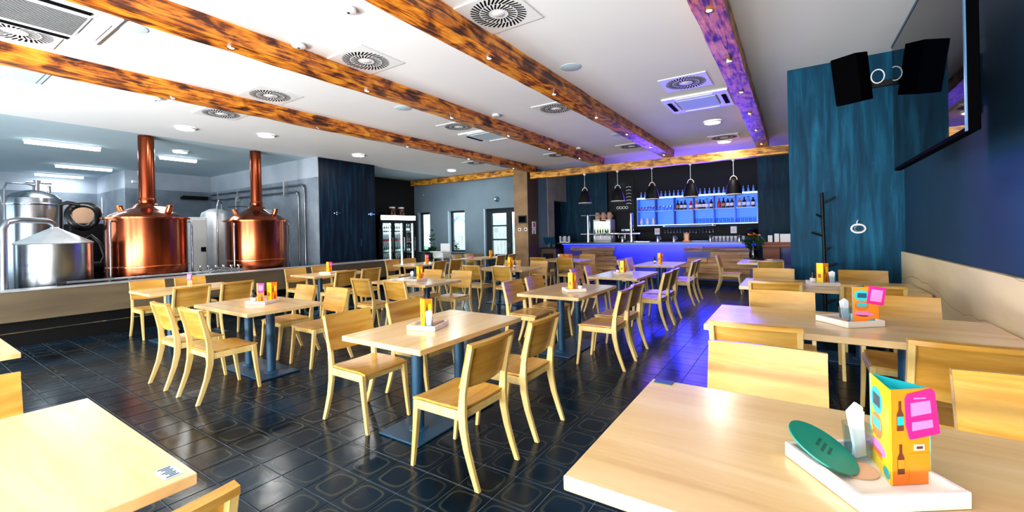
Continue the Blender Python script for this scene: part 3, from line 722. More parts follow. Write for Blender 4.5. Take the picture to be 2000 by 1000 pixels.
def make_menu(big=False, h=.22, w=.062):
    # three-sided card stand: corner A (left), B (front edge), D (right)
    t = thing('menu_stand', 'x x x x', 'menu')
    A = Vector((-w*.72, w*.42, 0)); B = Vector((0, -w*.36, 0)); D = Vector((w*.92, w*.1, 0))
    if big: A = Vector((-.021, .13, 0)); B = Vector((0, 0, 0)); D = Vector((.08, .06, 0))
    def panel(p, q, m, name, th=.002, z0=.001, z1=h):
        d = (q-p).normalized(); n = Vector((d.y, -d.x, 0))*th
        vs = [p, q, q-n, p-n]
        return MB().add([(v.x, v.y, z0) for v in vs]+[(v.x, v.y, z1) for v in vs], [(3, 2, 1, 0), (4, 5, 6, 7), (0, 1, 5, 4), (1, 2, 6, 5), (2, 3, 7, 6), (3, 0, 4, 7)]).ob(name, M[m], t)
    panel(A, B, 'yellow', 'left_card'); panel(B, D, 'orange', 'right_card'); panel(D, A, 'teal_card' if big else 'orange', 'rear_card')
    MB().add([tuple(A*.9+(A+B+D)/3*.1+Vector((0, 0, h*.9))), tuple(B*.9+(A+B+D)/3*.1+Vector((0, 0, h*.9))), tuple(D*.9+(A+B+D)/3*.1+Vector((0, 0, h*.9)))], [(0, 1, 2)]).ob('lining', M['teal_card'], t)
    def on(p, q, poly, m, name, lift=.0012):
        d = q-p; n = Vector((d.y, -d.x, 0)).normalized(); L = d.length
        return MB().prism(poly, .0003, lift, lambda u, v, k: tuple(p+d*u+n*k+Vector((0, 0, v*h)))).ob(name, M[m], t)
    circ = lambda cx, cy, rx, ry, n=20: [(cx+rx*math.cos(2*PI*i/n), cy+ry*math.sin(2*PI*i/n)) for i in range(n)]
    bot = lambda cx, cy, w_, h_: [(cx-w_, cy), (cx+w_, cy), (cx+w_, cy+h_*.55), (cx+w_*.38, cy+h_*.72), (cx+w_*.38, cy+h_), (cx-w_*.38, cy+h_), (cx-w_*.38, cy+h_*.72), (cx-w_, cy+h_*.55)]
    rect = lambda a, b, c, d: [(a, b), (c, b), (c, d), (a, d)]
    if big:
        on(A, B, circ(.36, .76, .28, .15), 'teal_card', 'printed_circle'); on(A, B, rect(.2, .7, .55, .83), 'steel_blue', 'printed_picture', .0018)
        on(A, B, circ(.36, .48, .27, .14), 'amber_print', 'printed_bottles'); on(A, B, rect(.18, .46, .55, .56), 'teal_card', 'printed_labels', .0018)
        on(A, B, circ(.42, .25, .36, .07), 'pink', 'printed_blob'); on(A, B, rect(.08, .15, .6, .22), 'orange', 'printed_lines'); on(A, B, circ(.8, .08, .15, .055), 'teal_card', 'printed_dot')
        for cy, k in ((.57, 'teal_card'), (.12, 'orange_dark')):
            on(B, D, bot(.24, cy, .085, .31), 'brown_print', 'printed_bottle'); on(B, D, rect(.165, cy+.06, .315, cy+.15), k, 'printed_label', .0018)
        on(B, D, rect(.44, .01, .97, .33), 'orange_dark', 'printed_box'); on(B, D, rect(.58, .36, .82, .42), 'paper', 'printed_price', .0018)
        on(B, D, rect(.62, .375, .78, .405), 'brown_print', 'printed_figures', .0022)
        c = on(B, D, [(.38, .62), (.46, .48), (1.2, .53), (1.08, .97), (1.0, 1.0), (.42, .95), (.36, .9)], 'magenta', 'magenta_card', .004)
        on(B, D, [(.48, .72), (.98, .75), (.95, .88), (.47, .86)], 'pink', 'card_scribble', .0046); on(B, D, [(.5, .57), (1.02, .6), (1.0, .68), (.5, .66)], 'pink', 'card_scribble', .0046); on(B, D, rect(.55, .9, .85, .915), 'pink', 'card_scribble', .0046)
    else:
        on(A, B, circ(.5, .7, .26, .16), 'yellow', 'printed_circle'); on(A, B, rect(.25, .3, .7, .48), 'amber_print', 'printed_bottles')
        on(B, D, bot(.3, .5, .09, .34), 'brown_print', 'printed_bottle'); on(B, D, bot(.62, .12, .09, .3), 'brown_print', 'printed_bottle'); on(B, D, rect(.5, .55, .85, .82), 'yellow', 'printed_box')
    return index(t), (B, D, h)
ME, _ = make_menu(); MEB, _ = make_menu(True, .225)
def add_clip(t, h=.215):
    MB().obox(Matrix.Translation((.04, -.026, h*.8)) @ Matrix.Rotation(.46, 4, 'Z') @ Matrix.Rotation(.12, 4, 'Y'), .03, .0015, .052).ob('magenta_card', M['magenta'], t)
    MB().obox(Matrix.Translation((.041, -.0285, h*.8)) @ Matrix.Rotation(.46, 4, 'Z') @ Matrix.Rotation(.12, 4, 'Y'), .022, .0015, .03).ob('card_scribble', M['pink'], t)
me_used = [0]
def menu(x, y, z, rz, label, clip=False):
    if not me_used[0]:
        me_used[0] = 1; ME.location = (x, y, z); ME.rotation_euler[2] = rz; r = tag(ME, label, 'menu', 'orange table menus')
    else: r = dup(ME, (x, y, z), rz, label, 'orange table menus')
    if clip: add_clip(r)
    return r
def make_napkins():
    t = thing('napkin_glass', 'x x x x', 'glass')
    MB().lathe([(.026, .001), (.028, .004), (.034, .09), (.0325, .09), (.0265, .008), (.001, .008)], 18, caps=False).ob('tumbler', M['clear'], t, smooth=50)
    MB().prism([(-.018, .01), (.018, .01), (.026, .13), (.004, .145), (-.03, .128)], -.004, .002, lambda u, v, d: (u, d+.1*v-.006, v)).ob('napkin', M['paper'], t)
    MB().prism([(-.016, .01), (.016, .01), (.02, .12), (-.012, .138)], .004, .008, lambda u, v, d: (u+.004, d-.05*v, v)).ob('napkin', M['paper'], t)
    return index(t)
NG = make_napkins(); ng_used = [0]
def napkins(x, y, z, rz, label):
    if not ng_used[0]:
        ng_used[0] = 1; NG.location = (x, y, z); NG.rotation_euler[2] = rz; return tag(NG, label, 'glass', 'napkin glasses on the trays')
    return dup(NG, (x, y, z), rz, label, 'napkin glasses on the trays')
def make_sauce():
    t = thing('sauce_bottle', 'x x x x', 'bottle')
    MB().lathe([(.001, .001), (.026, .001), (.028, .01), (.028, .07), (.012, .1), (.011, .12)], 16, caps=False).ob('bottle_body', M['dark_glass'], t, smooth=50)
    MB().lathe([(.0285, .02), (.0285, .06)], 16, caps=False).ob('bottle_label', M['paper'], t, smooth=50)
    MB().lathe([(.013, .115), (.013, .138), (.006, .145), (.001, .145)], 12).ob('cap', M['black'], t, smooth=50)
    return index(t)
SB = make_sauce(); sb_used = [0]
def sauce(x, y, z, label):
    if not sb_used[0]:
        sb_used[0] = 1; SB.location = (x, y, z); return tag(SB, label, 'bottle', 'dark sauce bottles on the trays')
    return dup(SB, (x, y, z), 0, label, 'dark sauce bottles on the trays')
ZT = .7505; ZR = .759
# centre foreground table
tray(-2.46, 2.48, ZT, .29, 'white tray on the centre foreground table'); menu(-2.48, 2.47, ZR, .55, 'tall orange menu on the centre foreground table')
napkins(-2.4, 2.43, ZR, .4, 'glass of white napkins beside the orange menu, centre foreground table')
o = MB().box(-.07, .07, -.025, .025, 0, .012).box(-.066, .066, -.022, .022, .013, .034).ob('cutlery_wraps', M['cork'], loc=(-2.41, 2.53, ZR+.001), rz=1.7); tag(o, 'brown stack of folded leaflets on the centre foreground tray', 'leaflets')
tray(-2.31, 4.88, ZT, .75, 'white tray on the second middle table'); menu(-2.33, 4.87, ZR, .75, 'plain orange menu on the second middle table'); sauce(-2.24, 4.92, ZR, 'dark sauce bottle right of the orange menu, second middle table')
tray(-2.44, 7.09, ZT, .75, 'white tray on the third middle table'); menu(-2.43, 7.08, ZR, .8, 'orange menu on the third middle table'); sauce(-2.53, 7.1, ZR, 'dark sauce bottle left of the orange menu, third middle table')
menu(-2.5, 9.75, ZT, .6, 'small reddish menu on the fourth middle table', True)
sauce(-2.58, 9.62, ZT, 'tiny sauce bottle beside the reddish menu on the fourth middle table')
# left rows
tray(-5.07, 2.49, ZT, .46, 'white tray on the table with purple and orange menus'); menu(-5.06, 2.45, ZR, .5, 'orange menu with purple card beside a dark bottle, left table', True); menu(-5.03, 2.57, ZR, 1.1, 'second orange menu at the right of the purple card, left table'); sauce(-5.15, 2.43, ZR, 'dark sauce bottle at the left of the purple card, left table')
menu(-7.72, 2.72, ZT, .3, 'menu with purple card on the table before the left kettle', True)
tray(-7.78, 5.1, ZT, .4, 'white tray on the table before the right kettle'); menu(-7.8, 5.12, ZR, .9, 'reddish menu on the table before the right kettle', True)
tray(-5.1, 4.9, ZT, .05, 'white tray on the second left-row table'); menu(-5.06, 4.92, ZR, .6, 'orange menu on the second left-row table'); napkins(-5.2, 4.9, ZR, .3, 'glass of white napkins on the second left-row table')
menu(-7.85, 7.9, ZT, .4, 'pinkish menu on the table before the drinks fridge', True)
menu(-7.62, 10.35, ZT, .5, 'brown menu on the far table below the windows'); napkins(-7.5, 10.4, ZT, .2, 'white napkins beside the brown menu on the far table')
menu(-5.05, 7.55, ZT, .7, 'tall orange menu on the table before the tan pillar'); sauce(-4.93, 7.55, ZT, 'dark bottle beside the tall orange menu near the tan pillar')
o = MB().box(-.1, .1, -.06, .06, 0, .1).box(-.1, -.08, -.06, .06, .1, .15).box(.08, .1, -.06, .06, .1, .15).ob('cutlery_box', M['orange_dark'], loc=(-5.0, 10.15, ZT), bevel=.004); tag(o, 'orange wooden cutlery box on the pinkish table by the bar', 'box')
napkins(-5.2, 10.1, ZT, .1, 'white napkins beside the orange cutlery box')
o = MB().lathe([(.001, 0), (.07, 0), (.085, .03), (.07, .05), (.001, .055)], 16, caps=False).ob('napkin_pile', M['pink'], loc=(-8.05, 9.95, ZT), smooth=50); tag(o, 'small pink cloth bundle on the far table below the windows', 'cloth')
# right wall tables
z1 = ZP+.7505; zr = z1+.008
TRB = dup(TR, (.14, 1.338, z1), .62, 'large white tray in the right foreground, under the coaster', 'whitewashed condiment trays')
MEB.location = (.18, 1.315, zr); MEB.rotation_euler[2] = 0; tag(MEB, 'big yellow and orange menu stand with magenta card, right foreground', 'menu', 'orange table menus')
napkins(.13, 1.425, zr, .9, 'clear glass with a white napkin left of the big foreground menu')
o = MB().lathe([(.001, -.002), (.082, -.002), (.082, .002), (.001, .002)], 36, caps=False).ob('round_coaster', M['green_teal'], smooth=40); o.location = (.052, 1.352, zr+.044); o.rotation_euler = Vector((.46, -.1, .88)).to_track_quat('Z', 'Y').to_euler()
tag(o, 'round teal coaster leaning on the tray rim, right foreground', 'coaster')
g = MB()
for r_, (a_, b_) in enumerate(((-.024, .02), (-.03, .022), (-.018, .03))): g.box(a_, b_, -.02+r_*.014, -.013+r_*.014, .0021, .0025)
g.ob('printed_marks', M['green_dark'], o)
o = MB().lathe([(.001, 0), (.05, 0), (.05, .003), (.001, .003)], 32, caps=False).ob('round_coaster', M['cork'], loc=(.115, 1.36, zr+.001), smooth=40); tag(o, 'brown coaster lying flat in the tray under the teal coaster', 'coaster')
dup(TR, (.28, 3.42, z1), .68, 'white tray on the second table along the right wall', 'whitewashed condiment trays')
r = dup(MEB, (.428, 3.44, zr), 1.58, 'orange menu with magenta card on the second right-wall table', 'orange table menus')
for c_ in COL.objects:
    if c_.parent == r and c_.name.startswith('left_card'): c_.data = c_.data.copy(); c_.data.materials.clear(); c_.data.materials.append(M['orange'])
MB().obox(Matrix.Translation((-.012, .012, .175)) @ Matrix.Rotation(-1.405, 4, 'Z') @ Matrix.Rotation(.14, 4, 'Y'), .042, .002, .055).ob('magenta_card', M['magenta'], r)
MB().obox(Matrix.Translation((-.015, .0115, .175)) @ Matrix.Rotation(-1.405, 4, 'Z') @ Matrix.Rotation(.14, 4, 'Y'), .028, .001, .036).ob('card_scribble', M['pink'], r)
napkins(.262, 3.44, zr, .6, 'glass of white napkins on the second right-wall table')
o = MB().box(-.06, .06, -.035, .035, 0, .02).ob('cutlery_wraps', M['cork'], loc=(.21, 3.43, zr+.001), rz=-.87, bevel=.003); tag(o, 'brown leaflets in the tray on the second right-wall table', 'leaflets')
dup(TR, (.24, 5.53, z1), .2, 'white tray on the table before the teal column', 'whitewashed condiment trays')
menu(.24, 5.54, zr, .3, 'orange menu under the black coat pegs'); sauce(.16, 5.56, zr, 'dark sauce bottle before the teal column'); napkins(.32, 5.5, zr, .1, 'glass of white napkins under the black coat pegs')

# ------------------------------------------------------------------ right wall: television, speaker, coat pegs, cable
t = thing('television', 'large black television on the right wall, seen edge-on', 'television', (.7, 2.9, 1.94))
MB().box(.0, .045, 0, 1.78, 0, 1.03).ob('case', M['black_matt'], t, bevel=.004)
MB().box(-.003, 0, .02, 1.765, .02, 1.01).ob('screen', M['screen'], t)
MB().box(-.006, .0, 0, .02, 0, 1.03).ob('bezel', M['bezel'], t)
MB().box(-.006, .0, .02, 1.78, 1.01, 1.03).ob('bezel', M['steel_blue'], t)
MB().box(.045, .33, 1.3, 1.45, .4, .6).box(.33, .355, 1.25, 1.5, .3, .7).ob('wall_bracket', M['black_matt'], t)
t = thing('wall_speaker', 'black speaker box on a bracket, high beside the television', 'speaker', (.48, 5.0, 2.62))
R = Matrix.Rotation(-.5, 4, 'Z') @ Matrix.Rotation(.22, 4, 'X')
vs = [(-.1, -.1), (.1, -.1), (.115, .08), (-.085, .12), (-.12, .02)]
MB().prism(vs, 0, .42, lambda u, v, d: tuple(R @ Vector((u, v, d)))).ob('cabinet', M['black_matt'], t, bevel=.006)
MB().box(.08, .56, .02, .06, .12, .17).ob('bracket', M['black'], t)
MB().tube([(.16+.045*math.cos(a), -.06, .19+.06*math.sin(a)) for a in [i*2*PI/20 for i in range(20)]], .005, 6, closed=True).ob('cable_loop', M['white'], t, smooth=60)
t = thing('coat_rack', 'black branching coat peg pole against the teal column', 'coat rack', (.3, 6.41, .132))
MB().tube([(0, 0, 0), (.005, 0, .9), (-.012, 0, 1.77)], .019, 10).ob('pole', M['black'], t, smooth=50)
MB().lathe([(.12, 0), (.12, .012), (.03, .03)], 20).ob('foot', M['black'], t, smooth=40)
for dx, dz, ln, rise in ((1, 1.64, .12, .07), (-1, 1.46, .07, .05), (-1, 1.24, .12, .05), (1, 1.06, .06, .05), (1, .86, .12, .06), (-1, .74, .07, .06), (-1, .53, .1, .05), (1, .42, .1, .06)):
    MB().cyl((0, -.0, dz), (dx*ln, -.03, dz+rise*1.0), .011, .012, 8).ob('peg', M['black'], t, smooth=50)
t = thing('cable_coil', 'pale coiled cable hanging on the teal column', 'cable', (.64, 6.52, 1.46))
MB().tube([(.065*math.cos(a), 0, .05*math.sin(a)) for a in [i*2*PI/24 for i in range(24)]], .011, 8, closed=True).ob('coil', M['white'], t, smooth=60)
MB().tube([(.045*math.cos(a)+.01, -.008, .035*math.sin(a)) for a in [i*2*PI/24 for i in range(24)]], .006, 6, closed=True).ob('inner_coil', M['steel_matt'], t, smooth=60)
MB().tube([(-.01, 0, .05), (-.012, 0, .08), (.0, .0, .1)], .006, 6).ob('hook', M['white'], t, smooth=60)

# ------------------------------------------------------------------ pillar notices, exit light, block handles
t = thing('framed_plaque', 'dark framed plaque on the front of the tan pillar', 'plaque', (-6.985, 11.19, 1.89)); MB().box(-.15, .15, -.02, .008, -.12, .12).ob('frame', M['frame_dark'], t, bevel=.006); MB().box(-.12, .12, -.024, -.02, -.09, .09).ob('plate', M['slot'], t)
for x, lab in ((-7.1, 'left white switch on the tan pillar front'), (-6.87, 'right white switch on the tan pillar front')):
    t = thing('wall_switch', lab, 'switch', (x, 11.19, 1.58), group='pillar switches'); MB().box(-.05, .05, -.012, .008, -.05, .05).ob('plate', M['white'], t, bevel=.004); MB().box(-.02, .02, -.018, -.012, -.025, .025).ob('rocker', M['slot'], t)
o = MB().box(-.008, .005, -.11, .11, -.11, .11).box(.005, .008, -.06, .06, -.06, .07, M['magenta']).ob('notice', M['paper'], loc=(-6.79, 11.55, 1.71)); o.data.materials.clear(); o.data.materials.append(M['paper']); o.data.materials.append(M['magenta']); o.data.polygons.foreach_set('material_index', [0]*6+[1]*6); tag(o, 'white notice with purple picture on the pillar side', 'notice')
o = MB().box(-.008, .005, -.1, .1, .04, .08).box(-.008, .005, -.1, -.05, -.08, .04).box(-.008, .005, .04, .1, -.08, .04).ob('notice', M['paper'], loc=(-6.79, 11.55, 1.51)); tag(o, 'white cut-out sign below the purple picture on the pillar side', 'sign')
t = thing('emergency_light', 'small emergency light above the glazed door', 'lamp', (-8.15, 11.49, 2.6)); MB().lathe([(.001, 0), (.085, 0), (.085, .03), (.05, .05), (.001, .05)], 18, mat4=Matrix.Rotation(PI/2, 4, 'X'), caps=False).ob('housing', M['steel_blue'], t, smooth=40); MB().lathe([(.001, .05), (.035, .05), (.03, .07), (.001, .07)], 14, c=(-.03, 0, 0), mat4=Matrix.Rotation(PI/2, 4, 'X'), caps=False).ob('lens', M['white'], t, smooth=40)
o = MB().box(-.012, .012, -.02, .004, -.02, .02).ob('wall_sensor', M['white'], loc=(-11.5, 11.495, 2.95)); tag(o, 'tiny white sensor high on the grey window wall', 'sensor')
for y, lab in ((6.85, 'left chrome handle on the navy wall block'), (7.92, 'right chrome handle on the navy wall block')):
    t = thing('door_pull', lab, 'handle', (-10.0, y, 2.09)); MB().box(-.004, .03, -.11, .11, -.02, .015).ob('grip', M['chrome'], t, bevel=.006); MB().box(-.004, .012, -.03, .03, -.04, .04).ob('rose', M['chrome'], t, bevel=.004)
o = MB().box(-.003, .008, -.012, .012, -.09, .09).ob('lock_plate', M['steel_blue'], loc=(-10.0, 7.57, 1.3)); tag(o, 'slim lock plate low on the navy wall block', 'lock')

# ------------------------------------------------------------------ brewery
def vessel(prof, n=48):
    mb = MB().lathe(prof, n)
    for k in range(3):
        a = k*2*PI/3+.3; r_ = prof[0][0]*.75
        mb.cyl((r_*math.cos(a), r_*math.sin(a), 0), (r_*math.cos(a), r_*math.sin(a), prof[0][1]+.02), .035, n=8)
    return mb
def kettle(y, r, zb, zr_, apex, sr, lab):
    t = thing('brew_kettle', lab, 'kettle', (-10.47, y, 0))
    vessel([(r*.99, .25), (r, .3), (r, zr_-.02), (r, zr_)]).ob('kettle_body', M['copper'], t, smooth=35)
    MB().lathe([(r+.005, zr_-.015), (r+.05, zr_-.01), (r+.05, zr_+.02), (r-.02, zr_+.03)], 48, caps=False).ob('rim_band', M['copper_bright'], t, smooth=35)
    H = apex-zr_
    vessel([(r*.98, zr_+.02), (r*.9, zr_+H*.22), (r*.72, zr_+H*.42), (r*.5, zr_+H*.58), (r*.34, zr_+H*.74), (sr*1.5, zr_+H*.9), (sr*1.15, apex)]).ob('dome', M['copper'], t, smooth=60)
    MB().cyl((0, 0, apex-.02), (0, 0, C+.01), sr*1.04, sr, 28).lathe([(sr*1.12, apex+.02), (sr*1.16, apex+.06), (sr*1.1, apex+.1)], 28, caps=False).ob('chimney', M['copper'], t, smooth=40)
    MB().lathe([(r+.002, zb), (r+.012, zb+.01), (r+.012, zb+.03), (r+.002, zb+.04)], 48, caps=False).ob('lower_band', M['copper_bright'], t, smooth=35)
    for a in (-2.3, .55):
        x, yy = r*.66*math.cos(a), r*.66*math.sin(a)
        MB().cyl((x, yy, zr_+H*.36), (x*1.12, yy*1.12, zr_+H*.36+.13), .055, .05, 14).lathe([(.06, 0), (.06, .02), (.001, .025)], 14, (x*1.12, yy*1.12, zr_+H*.36+.13), caps=False).ob('inspection_port', M['copper_bright'], t, smooth=40)
    # manway window in the dome
    MB().obox(Matrix.Translation((r*.45, r*.28, zr_+H*.58)) @ Matrix.Rotation(.55, 4, 'Z') @ Matrix.Rotation(.62, 4, 'Y'), .11, .13, .012).ob('manway_lid', M['steel_matt'], t, bevel=.01)
    for s in (-1, 1):
        a = s*1.22+.1; x, yy = (r+.06)*math.cos(a), (r+.06)*math.sin(a)
        MB().tube([(x*.93, yy*.93, zr_-.06), (x, yy, zr_-.05), (x*1.01, yy*1.01, zr_-.15), (x*1.01, yy*1.01, .3)], .018, 8).ob('side_pipe', M['steel'], t, smooth=50)
    MB().cyl((0, 0, 0), (0, 0, .27), r*.8, r*.85, 32).ob('plinth', M['steel'], t, smooth=30)
    return t
kettle(3.03, .62, .98, 1.9, 2.2, .125, 'larger left copper brew kettle with tall chimney')
kettle(5.05, .62, .97, 1.87, 2.24, .115, 'right copper brew kettle with slim chimney, beside the wall pipes')
# steel vessel with conical lid, nearest the camera
t = thing('steel_vessel', 'steel tank with white conical lid, nearest the left edge', 'tank', (-10.25, 1.74, 0))
vessel([(.44, .1), (.455, .15), (.455, 1.47)], 48).ob('tank_body', M['steel'], t, smooth=35)
MB().lathe([(.46, 1.46), (.47, 1.475), (.46, 1.49), (.06, 1.72), (.05, 1.74)], 48).ob('cone_lid', M['steel_matt'], t, smooth=35)
MB().tube([(0, 0, 1.72), (.02, -.02, 1.8), (.08, -.1, 1.84), (.4, -.45, 1.84), (.52, -.58, 1.8), (.56, -.62, 1.7), (.56, -.62, .35)], .045, 14).ob('vapour_pipe', M['steel'], t, smooth=60)
for z in (1.1, .98): MB().cyl((.3, -.9, z), (.56, -.62, z), .012, n=8).ob('bracket', M['steel'], t, smooth=50)
t = thing('steel_vessel', 'steel tank cut off by the left edge, low beside the vapour pipe', 'tank', (-10.3, .55, 0))
vessel([(.43, .1), (.44, .15), (.44, 1.45), (.43, 1.48), (.06, 1.6)], 40).ob('tank_body', M['steel'], t, smooth=35)
MB().tube([(.44, .1, .6), (.5, .2, .66), (.5, .3, .75)], .02, 8).ob('outlet', M['steel'], t, smooth=50)
t = thing('steel_vessel', 'tall steel fermenter with pipework on top, behind the conical-lid tank', 'tank', (-12.6, 1.86, 0))
vessel([(.38, .1), (.4, .2), (.4, 2.25), (.385, 2.36), (.3, 2.45), (.12, 2.52), (.05, 2.53)], 48).ob('tank_body', M['steel'], t, smooth=35)
MB().lathe([(.402, 2.22), (.412, 2.23), (.412, 2.25), (.402, 2.26)], 48, caps=False).ob('weld_band', M['chrome'], t, smooth=35)
MB().tube([(.3, -.4, .6), (.3, -.42, 2.5), (.28, -.38, 2.62), (.1, -.1, 2.64), (0, 0, 2.62), (0, 0, 2.5)], .018, 8).ob('top_pipe', M['steel'], t, smooth=50)
MB().cyl((0, .05, 2.5), (0, .05, 2.72), .035, n=12).cyl((0, -.1, 2.68), (0, .25, 2.68), .02, n=10).cyl((.1, .2, 2.48), (.1, .2, 2.62), .025, n=10).lathe([(.05, 0), (.05, .03)], 12, (0, .05, 2.7)).ob('valve_cluster', M['chrome'], t, smooth=40)
t = thing('steel_vessel', 'bright steel tank at the far left edge, behind the fermenter', 'tank', (-13.7, 1.15, 0))
vessel([(.42, .1), (.44, .2), (.44, 2.3), (.4, 2.5), (.2, 2.7), (.05, 2.74)], 40).ob('tank_body', M['steel_matt'], t, smooth=35)
MB().tube([(.1, -.1, 2.7), (.12, -.1, 2.85), (.3, .1, 2.86), (.42, .25, 2.7)], .02, 8).ob('top_pipe', M['steel'], t, smooth=50)
MB().box(.4, .46, -.02, .14, 1.75, 2.05).ob('info_plate', M['teal_card'], t)
t = thing('steel_vessel', 'slim pale steel tank between the two copper kettles', 'tank', (-12.4, 4.98, 0))
vessel([(.32, .1), (.34, .2), (.34, 2.02), (.3, 2.15), (.15, 2.24), (.04, 2.26)], 40).ob('tank_body', M['steel_matt'], t, smooth=35)
MB().tube([(.1, .1, 2.22), (.1, .1, 2.4), (.25, -.02, 2.45), (.34, -.1, 2.3), (.36, -.12, .4)], .022, 8).ob('riser_pipe', M['steel'], t, smooth=50)
MB().tube([(.2, .2, 2.3), (.25, .5, 2.33), (.25, .9, 2.3)], .014, 8).ob('cross_pipe', M['steel'], t, smooth=50)
t = thing('white_cabinet', 'white control cabinet between the left kettle and slim tank', 'cabinet', (-11.8, 4.33, 0))
MB().box(-.15, .15, -.16, .16, 0, 2.0).ob('cabinet_body', M['white'], t, bevel=.008); MB().box(.15, .165, -.14, .14, .08, 1.95).ob('cabinet_door', M['white'], t, bevel=.004); MB().box(.165, .19, .02, .12, 1.2, 1.3).ob('cabinet_lock', M['black'], t, bevel=.004)
t = thing('hose_loop', 'thick black hose loop hanging behind the conical-lid tank', 'hose', (-11.05, 2.25, 1.96))
MB().tube([(.08*math.sin(a*2), .2*math.cos(a), .22*math.sin(a)) for a in [i*2*PI/36 for i in range(36)]], .055, 12, closed=True).ob('hose', M['rubber'], t, smooth=60)
MB().tube([(0, -.05, .21), (-.03, -.2, .25), (-.05, -.3, .2), (-.05, -.31, -.6)], .04, 10).ob('hose_tail', M['rubber'], t, smooth=60)
t = thing('grain_mill', 'dark machine with tan hopper seen through the hose loop', 'machine', (-12.1, 2.42, 0))
MB().box(-.25, .25, -.2, .3, .9, 1.85).ob('mill_body', M['black'], t, bevel=.02); MB().prism([(-.12, 1.85), (.12, 1.85), (.2, 2.2), (-.2, 2.2)], -.18, .26, lambda u, v, d: (u, d, v)).ob('hopper', M['cork'], t)
for x in (-.22, .22):
    for y in (-.17, .27): MB().box(x-.02, x+.02, y-.02, y+.02, 0, .9).ob('leg', M['steel'], t)
t = thing('pump_frame', 'dark pump with hoses between the steel tank and left kettle', 'pump', (-11.2, 2.4, 0))
MB().cyl((0, -.1, 1.0), (0, .14, 1.0), .1, n=18).box(-.12, .12, -.1, .14, .8, .9).ob('pump_motor', M['black'], t, smooth=30); MB().box(-.14, .14, -.09, .13, .0, .8).ob('pump_stand', M['black'], t, bevel=.01)
MB().tube([(.05, .1, 1.05), (.06, .16, 1.2), (.03, .1, 1.45), (-.05, .0, 1.6), (-.2, -.1, 1.5), (-.2, -.1, .9)], .03, 8).ob('pump_hose', M['rubber'], t, smooth=60)
# pipe runs
t = thing('floor_pipe_run', 'steel pipe running along the top of the parapet before the kettles', 'pipe', (-9.45, 1.72, .86))
MB().cyl((0, 0, 0), (0, 2.6, 0), .018, n=10).ob('pipe', M['steel'], t, smooth=50)
MB().cyl((-.05, -.1, -.015), (-.05, 1.0, -.01), .03, n=10).ob('dark_hose', M['rubber'], t, smooth=50)
for y in (.5, .75, 1.7, 2.4): MB().box(-.012, .012, y-.02, y+.02, -.044, .03).ob('pipe_clamp', M['steel'], t)
t = thing('valve_manifold', 'tangle of steel pipes and valves between the two kettles', 'pipe', (-9.95, 4.05, 0))
for k in range(5): MB().tube([(-.25+.12*k, -.28, .78+.03*(k % 3)), (-.2+.1*k, .0, .8+.04*((k+1) % 3)), (-.25+.12*k, .3, .84+.02*(k % 2))], .016, 8).ob('manifold_pipe', M['steel'], t, smooth=50)
for k in range(6): MB().cyl((-.25+.1*k, -.25+.1*k, .78), (-.25+.1*k, -.25+.1*k, .93), .018, n=8).lathe([(.035, 0), (.035, .02)], 10, (-.25+.1*k, -.25+.1*k, .92)).ob('valve', M['chrome'], t, smooth=40)
MB().box(-.3, .3, -.3, .3, 0, .74).ob('manifold_stand', M['steel'], t)
t = thing('wall_pipes', 'steel pipes along the brewery back wall turning down beside the navy block', 'pipe', (-10.5, 6.24, 0))
MB().tube([(.02, 0, .5), (.02, 0, 2.72), (-.02, 0, 2.8), (-.12, 0, 2.84), (-5.3, 0, 2.9)], .03, 10).ob('pipe', M['steel'], t, smooth=50)
MB().tube([(-.26, 0, .5), (-.26, 0, 2.55), (-.3, 0, 2.64), (-.4, 0, 2.68), (-5.3, 0, 2.72)], .025, 10).ob('pipe', M['steel'], t, smooth=50)
MB().tube([(-3.6, -.02, 2.72), (-3.6, -.02, 2.3)], .02, 8).ob('drop_pipe', M['steel'], t, smooth=50)
for x in (-.9, -2.2, -3.5, -4.8): MB().box(x-.02, x+.02, -.04, .055, 2.6, 2.98).ob('pipe_bracket', M['steel_matt'], t)
o = MB().box(-.03, .12, -.35, .35, -.06, .02).box(.12, .14, -.35, .35, -.02, .05).ob('cable_tray', M['black'], loc=(-15.97, 5.8, 2.8)); tag(o, 'dark cable tray on the shaded brewery wall', 'tray')
t = thing('security_camera', 'small white camera on the brewery wall beside the chimney', 'camera', (-15.98, 4.3, 3.2)); MB().box(-.015, .1, -.02, .02, -.02, .02).ob('arm', M['white'], t); MB().box(.06, .2, -.05, .05, -.06, .02).ob('camera_body', M['white'], t, bevel=.008)
o = MB().box(-.06, .06, -.01, .008, -.25, .25).ob('wall_sign', M['white'], loc=(-18.1, 4.12, 2.6), bevel=.004); tag(o, 'narrow white sign on the far brewery wall', 'sign')

# ------------------------------------------------------------------ fridge
t = thing('drinks_fridge', 'tall three-door glass drinks fridge with lit white header', 'fridge', (-11.98, 9.35, 0))
W3 = 1.58
fb = MB(); fb.box(0, .03, 0, W3, 0, 2.16); fb.box(.03, .62, 0, .04, 0, 2.16); fb.box(.03, .62, W3-.04, W3, 0, 2.16); fb.box(.03, .62, .04, W3-.04, 0, .3); fb.box(.03, .62, .04, W3-.04, 1.94, 2.16)
fb.ob('cabinet_shell', M['black'], t)
MB().box(.62, .66, .03, W3-.03, 2.0, 2.15).ob('lit_header', M['E_sign'], t, bevel=.01)
MB().box(.035, .045, .045, W3-.045, .31, 1.93).ob('back_panel', M['white'], t)
MB().lathe([(.03, .8), (.03, 1.7)], 8, (.64, -.06, 0)).ob('side_hose', M['black'], t)
for k in range(4):
    MB().box(.08, .54, .05, W3-.05, .5+k*.36, .512+k*.36).ob('shelf', M['white'], t)
dw = (W3-.06)/3
